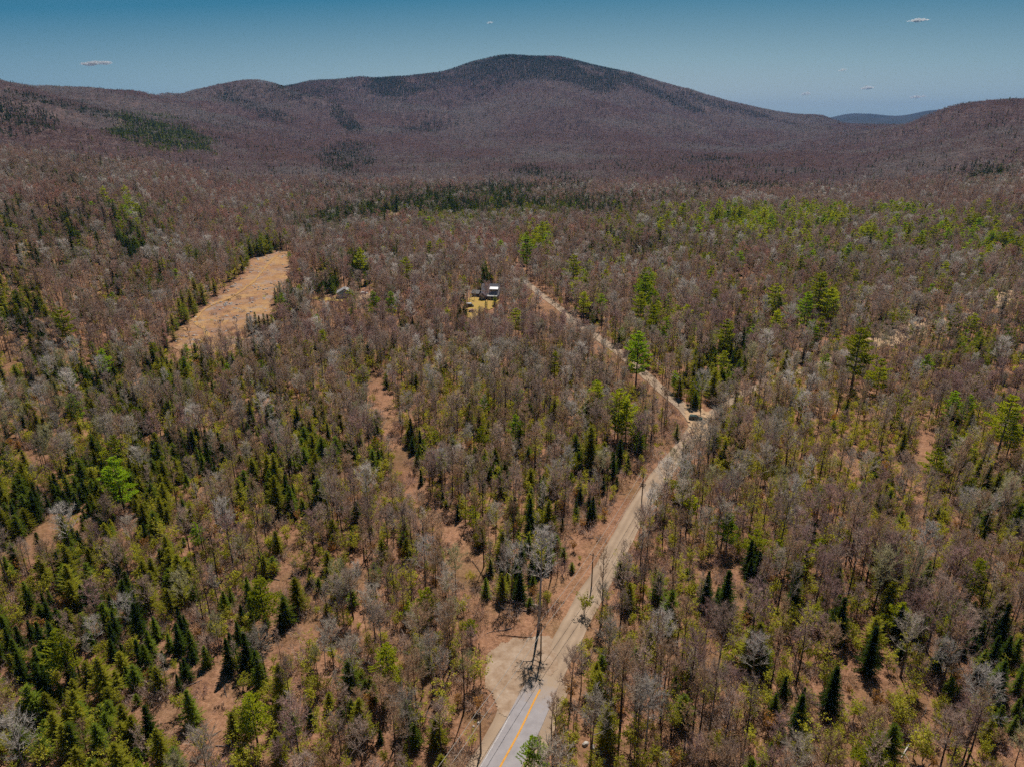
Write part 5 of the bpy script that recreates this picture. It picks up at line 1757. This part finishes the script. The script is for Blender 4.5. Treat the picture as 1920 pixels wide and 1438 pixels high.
def wires(pts, spans_label, labs):
    tops = []
    for (u, v), lb in zip(pts, labs):
        wx, wy = at(u, v, 8.6)
        tops.append(Vector((wx, wy, float(gz(wx, wy)) + 8.66)))
    for i, p in enumerate(tops):
        d = (tops[min(i + 1, len(tops) - 1)] - tops[max(i - 1, 0)])
        pole(p.x, p.y, labs[i]).rotation_euler = (0, 0, math.atan2(d.y, d.x) - math.pi / 2)
    for off, nm in ((-.75, 'left'), (.75, 'right')):
        mb = MB()
        for i in range(len(tops) - 1):
            a, b = tops[i], tops[i + 1]
            line = []
            for k in range(13):
                f = k / 12
                q = a.lerp(b, f) - UPV * (4 * f * (1 - f) * .55)
                dd0 = (tops[min(i + 1, len(tops) - 1)] - tops[max(i - 1, 0)]).normalized()
                dd1 = (tops[min(i + 2, len(tops) - 1)] - tops[i]).normalized()
                d = dd0.lerp(dd1, f).normalized()
                line.append(tuple(q + Vector((d.y, -d.x, 0)).normalized() * off))
            mb.tube(line, [.042] * 13, 4)
        o = obj('power_cable', mb.mesh('power_cable', [m_wire]))
        tag(o, spans_label % nm, 'cable')


wires([(760, 1530), (900, 1340), (1015, 1172), (1112, 1040), (1207, 888)], 'overhead cable on the %s side of the lower pole line by the road',
      ['utility pole beyond the bottom edge left of the paved road', 'utility pole left of the gravel pull-off', 'utility pole near the white-trunked tree by the clearing', 'utility pole on the litter strip left of the gravel road', 'utility pole by the gravel road below the junction'])
wires([(1150, 612), (1208, 655), (1275, 712)], 'overhead cable on the %s side of the upper gravel road poles',
      ['farthest utility pole beside the upper gravel road', 'utility pole beside the bright pine on the upper gravel road', 'utility pole behind the sandy junction'])


# fallen trunks
def log(u0, v0, u1, v1, r, label, up=.3, mat=None, branches=3):
    a, b = at(u0, v0), at(u1, v1)
    A = Vector((a[0], a[1], float(gz(*a)) + up * .6))
    B = Vector((b[0], b[1], float(gz(*b)) + r))
    mb = MB()
    n = 5
    pts = [A.lerp(B, i / n) for i in range(n + 1)]
    for p in pts:
        p.z = max(p.z, float(gz(p.x, p.y)) + r * .5)
    o0 = pts[0].copy()
    q = random.Random(int(u0 + v0))
    mb.tube([tuple(p - o0) for p in pts], [r * (1 - .6 * i / n) for i in range(n + 1)], 7, cap=True)
    for k in range(branches):
        f = q.uniform(.4, .95)
        d = ((B - A).normalized() + rv(q) * .9)
        d.z = abs(d.z)
        p = A.lerp(B, f) - o0
        mb.tube([tuple(p), tuple(p + d * q.uniform(.8, 2.2))], [r * .25, .02], 4)
    o = obj('fallen_log', mb.mesh('fallen_log', [mat or m_log]))
    o.location = o0
    tag(o, label, 'log', 'fallen trunks on the forest floor')


log(1012, 1140, 916, 1120, .38, 'thick fallen trunk lying across the back of the clearing', .8)
log(990, 1146, 935, 1140, .16, 'thinner grey fallen trunk in front of the thick one')
log(1000, 1196, 930, 1190, .10, 'thin dark fallen branch along the front of the clearing', .2, M['darkbark'], 6)
log(855, 1218, 822, 1216, .15, 'short pale log left of the gravel pull-off')
log(888, 1192, 850, 1205, .12, 'pale leaning branch left of the gravel pull-off, upper of two')
log(375, 1366, 335, 1372, .22, 'brown log lying across the litter track at bottom left', .3, m_wood)
log(1745, 770, 1790, 805, .14, 'pale fallen trunk on the slope right of the lone pine')
log(45, 960, 95, 952, .12, 'pale bent branch on the left evergreen patch')
log(1310, 835, 1283, 805, .12, 'grey branch at the lower left corner of the sandy junction')
log(1705, 1395, 1690, 1420, .14, 'white broken trunk near the bottom right corner', .5, M['birch'])
log(905, 1080, 885, 1050, .1, 'dark branch on the litter above the clearing', .2, M['darkbark'], 6)


def rock_mesh(seed):
    import bmesh
    bm = bmesh.new()
    bmesh.ops.create_icosphere(bm, subdivisions=2, radius=1)
    r = random.Random(seed)
    ax = [rv(r) for _ in range(7)]
    for v in bm.verts:
        p = v.co.copy()
        for a in ax:
            dd0 = p.dot(a)
            if dd0 > .62:
                p -= a * (dd0 - .62)
        v.co = p + rv(r) * .05
        v.co.z *= .62
    me = bpy.data.meshes.new('boulder')
    bm.to_mesh(me)
    bm.free()
    me.materials.append(m_stone)
    return me


rocks = [rock_mesh(i) for i in range(5)]
R_SPOTS = [  # u, v, radius, words
    (435, 540, 1.6, 'large pale boulder on the upper left edge of the soil field'), (442, 534, 1.1, 'pale boulder just above the large one on the field edge'), (430, 545, .9, 'small boulder below the large one on the field edge'),
    (362, 581, 1.5, 'pale boulder on the left edge of the soil field by the firs'), (390, 569, .8, 'small boulder between two groups on the field edge'), (399, 566, .7, 'small flat boulder on the left field edge'),
    (440, 598, 1.4, 'pale boulder in the middle of the soil field'), (446, 594, 1.2, 'boulder touching the middle one in the soil field'), (425, 594, 1.0, 'lone grey boulder left of the middle pair'), (422, 573, .9, 'dark-based boulder near the field track'),
    (466, 590, 1.1, 'boulder beside the right edge of the soil field'), (496, 561, .9, 'boulder at the right bend of the soil field'), (484, 545, 1.0, 'boulder near the grey rubble patch in the field'), (460, 505, 1.2, 'boulder at the top left corner of the field'),
    (472, 500, 1.2, 'grey boulder in the rubble at the top of the field'), (480, 497, .9, 'small boulder in the rubble at the top of the field'), (530, 498, 1.0, 'boulder on the top right edge of the field'), (534, 510, .8, 'small boulder below the top right one of the field'),
    (452, 524, 1.0, 'boulder halfway up the left field edge'), (374, 640, 1.0, 'boulder at the bottom of the field beside bare trees'), (412, 607, .9, 'boulder in the lower rubble of the field'), (404, 603, .7, 'small boulder in the lower rubble of the field'),
    (1098, 1395, .75, 'grey rock right of the paved road, upper of the cluster'), (1112, 1402, .6, 'small grey rock in the cluster right of the paved road'), (1124, 1412, .7, 'grey rock on the right of the roadside cluster'), (1132, 1428, .65, 'grey rock at the lower right of the roadside cluster'),
    (1106, 1430, .5, 'smallest grey rock of the roadside cluster'), (897, 1355, .35, 'pale rock left of the pull-off by the wires'), (888, 1362, .28, 'small pale rock near the wires left of the pull-off'),
]
for i, (u, v, rr, lb) in enumerate(R_SPOTS):
    o = obj('boulder', rocks[i % 5])
    gx, gy, g_ = ground_at(u, v)
    o.location = (gx, gy, g_ + rr * .25)
    o.scale = (rr, rr * .85, rr)
    o.rotation_euler = (0, 0, i * 1.3)
    tag(o, lb, 'boulder', 'boulders on the bare ground')
rb = [rock_mesh(20 + i) for i in range(3)]
fx_, fy_ = [], []
FP = np.array([at(*p) for p in FIELD])
x0, y0 = FP.min(0); x1, y1 = FP.max(0)
qx, qy = nr.uniform(x0, x1, 1800), nr.uniform(y0, y1, 1800)
k_ = inside(qx, qy, [tuple(p) for p in FP]) & (vnoise(qx, qy, 15, 71) > .5)
qx, qy = qx[k_], qy[k_]
PX = np.concatenate([PX, qx]); PY = np.concatenate([PY, qy]); PZ = np.concatenate([PZ, gz(qx, qy) + .2])
PK = np.concatenate([PK, np.full(len(qx), 51)]); PS = np.concatenate([PS, .3 + 1.0 * nr.rand(len(qx)) ** 3])
PR = np.concatenate([PR, nr.uniform(0, 6.28, len(qx))]); PLOD = np.concatenate([PLOD, np.zeros(len(qx), int)])
PV = np.concatenate([PV, nr.randint(0, 3, len(qx))])
scatter("field_stones", PK == 51, rb, PV, "loose grey stones strewn over the bare soil field", "stones")

# ------------------------------------------------------------------ clouds (beyond the haze)
q = NT("cloud_vapour")
vs_ = q.n("ShaderNodeVolumeScatter")
vs_.inputs['Color'].default_value = (1, 1, 1, 1)
vs_.inputs['Density'].default_value = .022
vs_.inputs['Anisotropy'].default_value = .5
q.l(vs_.outputs[0], q.out.inputs['Volume'])


def cloud(u, v, w, hgt, label, seed):
    import bmesh
    from mathutils import noise as mn
    D = 19000
    d = ray(u, v)
    P = Vector(d) * (D / math.hypot(d[0], d[1])) + Vector((0, 0, CAMH))
    W = w / F * D * .85 / 2
    Hh = hgt / F * D / 2 * .85
    r = random.Random(seed)
    bm = bmesh.new()
    for i in range(16):
        k = r.uniform(-1, 1)
        s = (1 - abs(k)) ** .7 * r.uniform(.5, 1.1) + .12
        mt = bmesh.ops.create_icosphere(bm, subdivisions=3, radius=1)
        c = Vector((k * W, r.uniform(-.6, .6) * W * .5, k * Hh * .35 + r.uniform(-.25, .25) * Hh))
        for vv in mt['verts']:
            n_ = 1 + .55 * mn.noise(vv.co * 2.3 + Vector((i * 5.0, seed, 0)))
            vv.co = Vector((vv.co.x * W * .30 * n_ * (s + .3), vv.co.y * W * .28 * n_, vv.co.z * Hh * .75 * s * n_)) + c
    me = bpy.data.meshes.new('cloud')
    bm.to_mesh(me)
    bm.free()
    me.materials.append(q.m)
    for p in me.polygons:
        p.use_smooth = True
    o = obj('cloud', me)
    o.location = P
    tag(o, label, 'cloud', 'small fair-weather clouds')


cloud(180, 119, 54, 9, 'flat white cloud over the left hill', 1)
cloud(1720, 39, 34, 6, 'thin white cloud high above the right hill', 2)
cloud(1625, 166, 26, 8, 'small white cloud above the distant blue hill', 3)
cloud(1722, 182, 26, 7, 'small white cloud just above the right hill', 4)
cloud(1511, 177, 17, 9, 'small white cloud right of the mountain slope', 5)
cloud(1580, 132, 14, 6, 'faint tiny cloud highest of the group by the blue hill', 6)
cloud(919, 43, 12, 5, 'faint tiny cloud above the mountain', 7)

# ------------------------------------------------------------------ haze
mb = MB()
mb.box(-15300, 15300, -15300, 15300, float(ZG.min()) - 1.5, float(ZG.max()) + 40)
hz = NT("haze_air")
pv = hz.n("ShaderNodeVolumePrincipled")
pv.inputs['Color'].default_value = (.20, .40, .85, 1)
pv.inputs['Density'].default_value = 0.000043
hz.l(pv.outputs[0], hz.out.inputs['Volume'])
ho = obj('haze', mb.mesh('haze', [hz.m]))
tag(ho, kind='stuff')
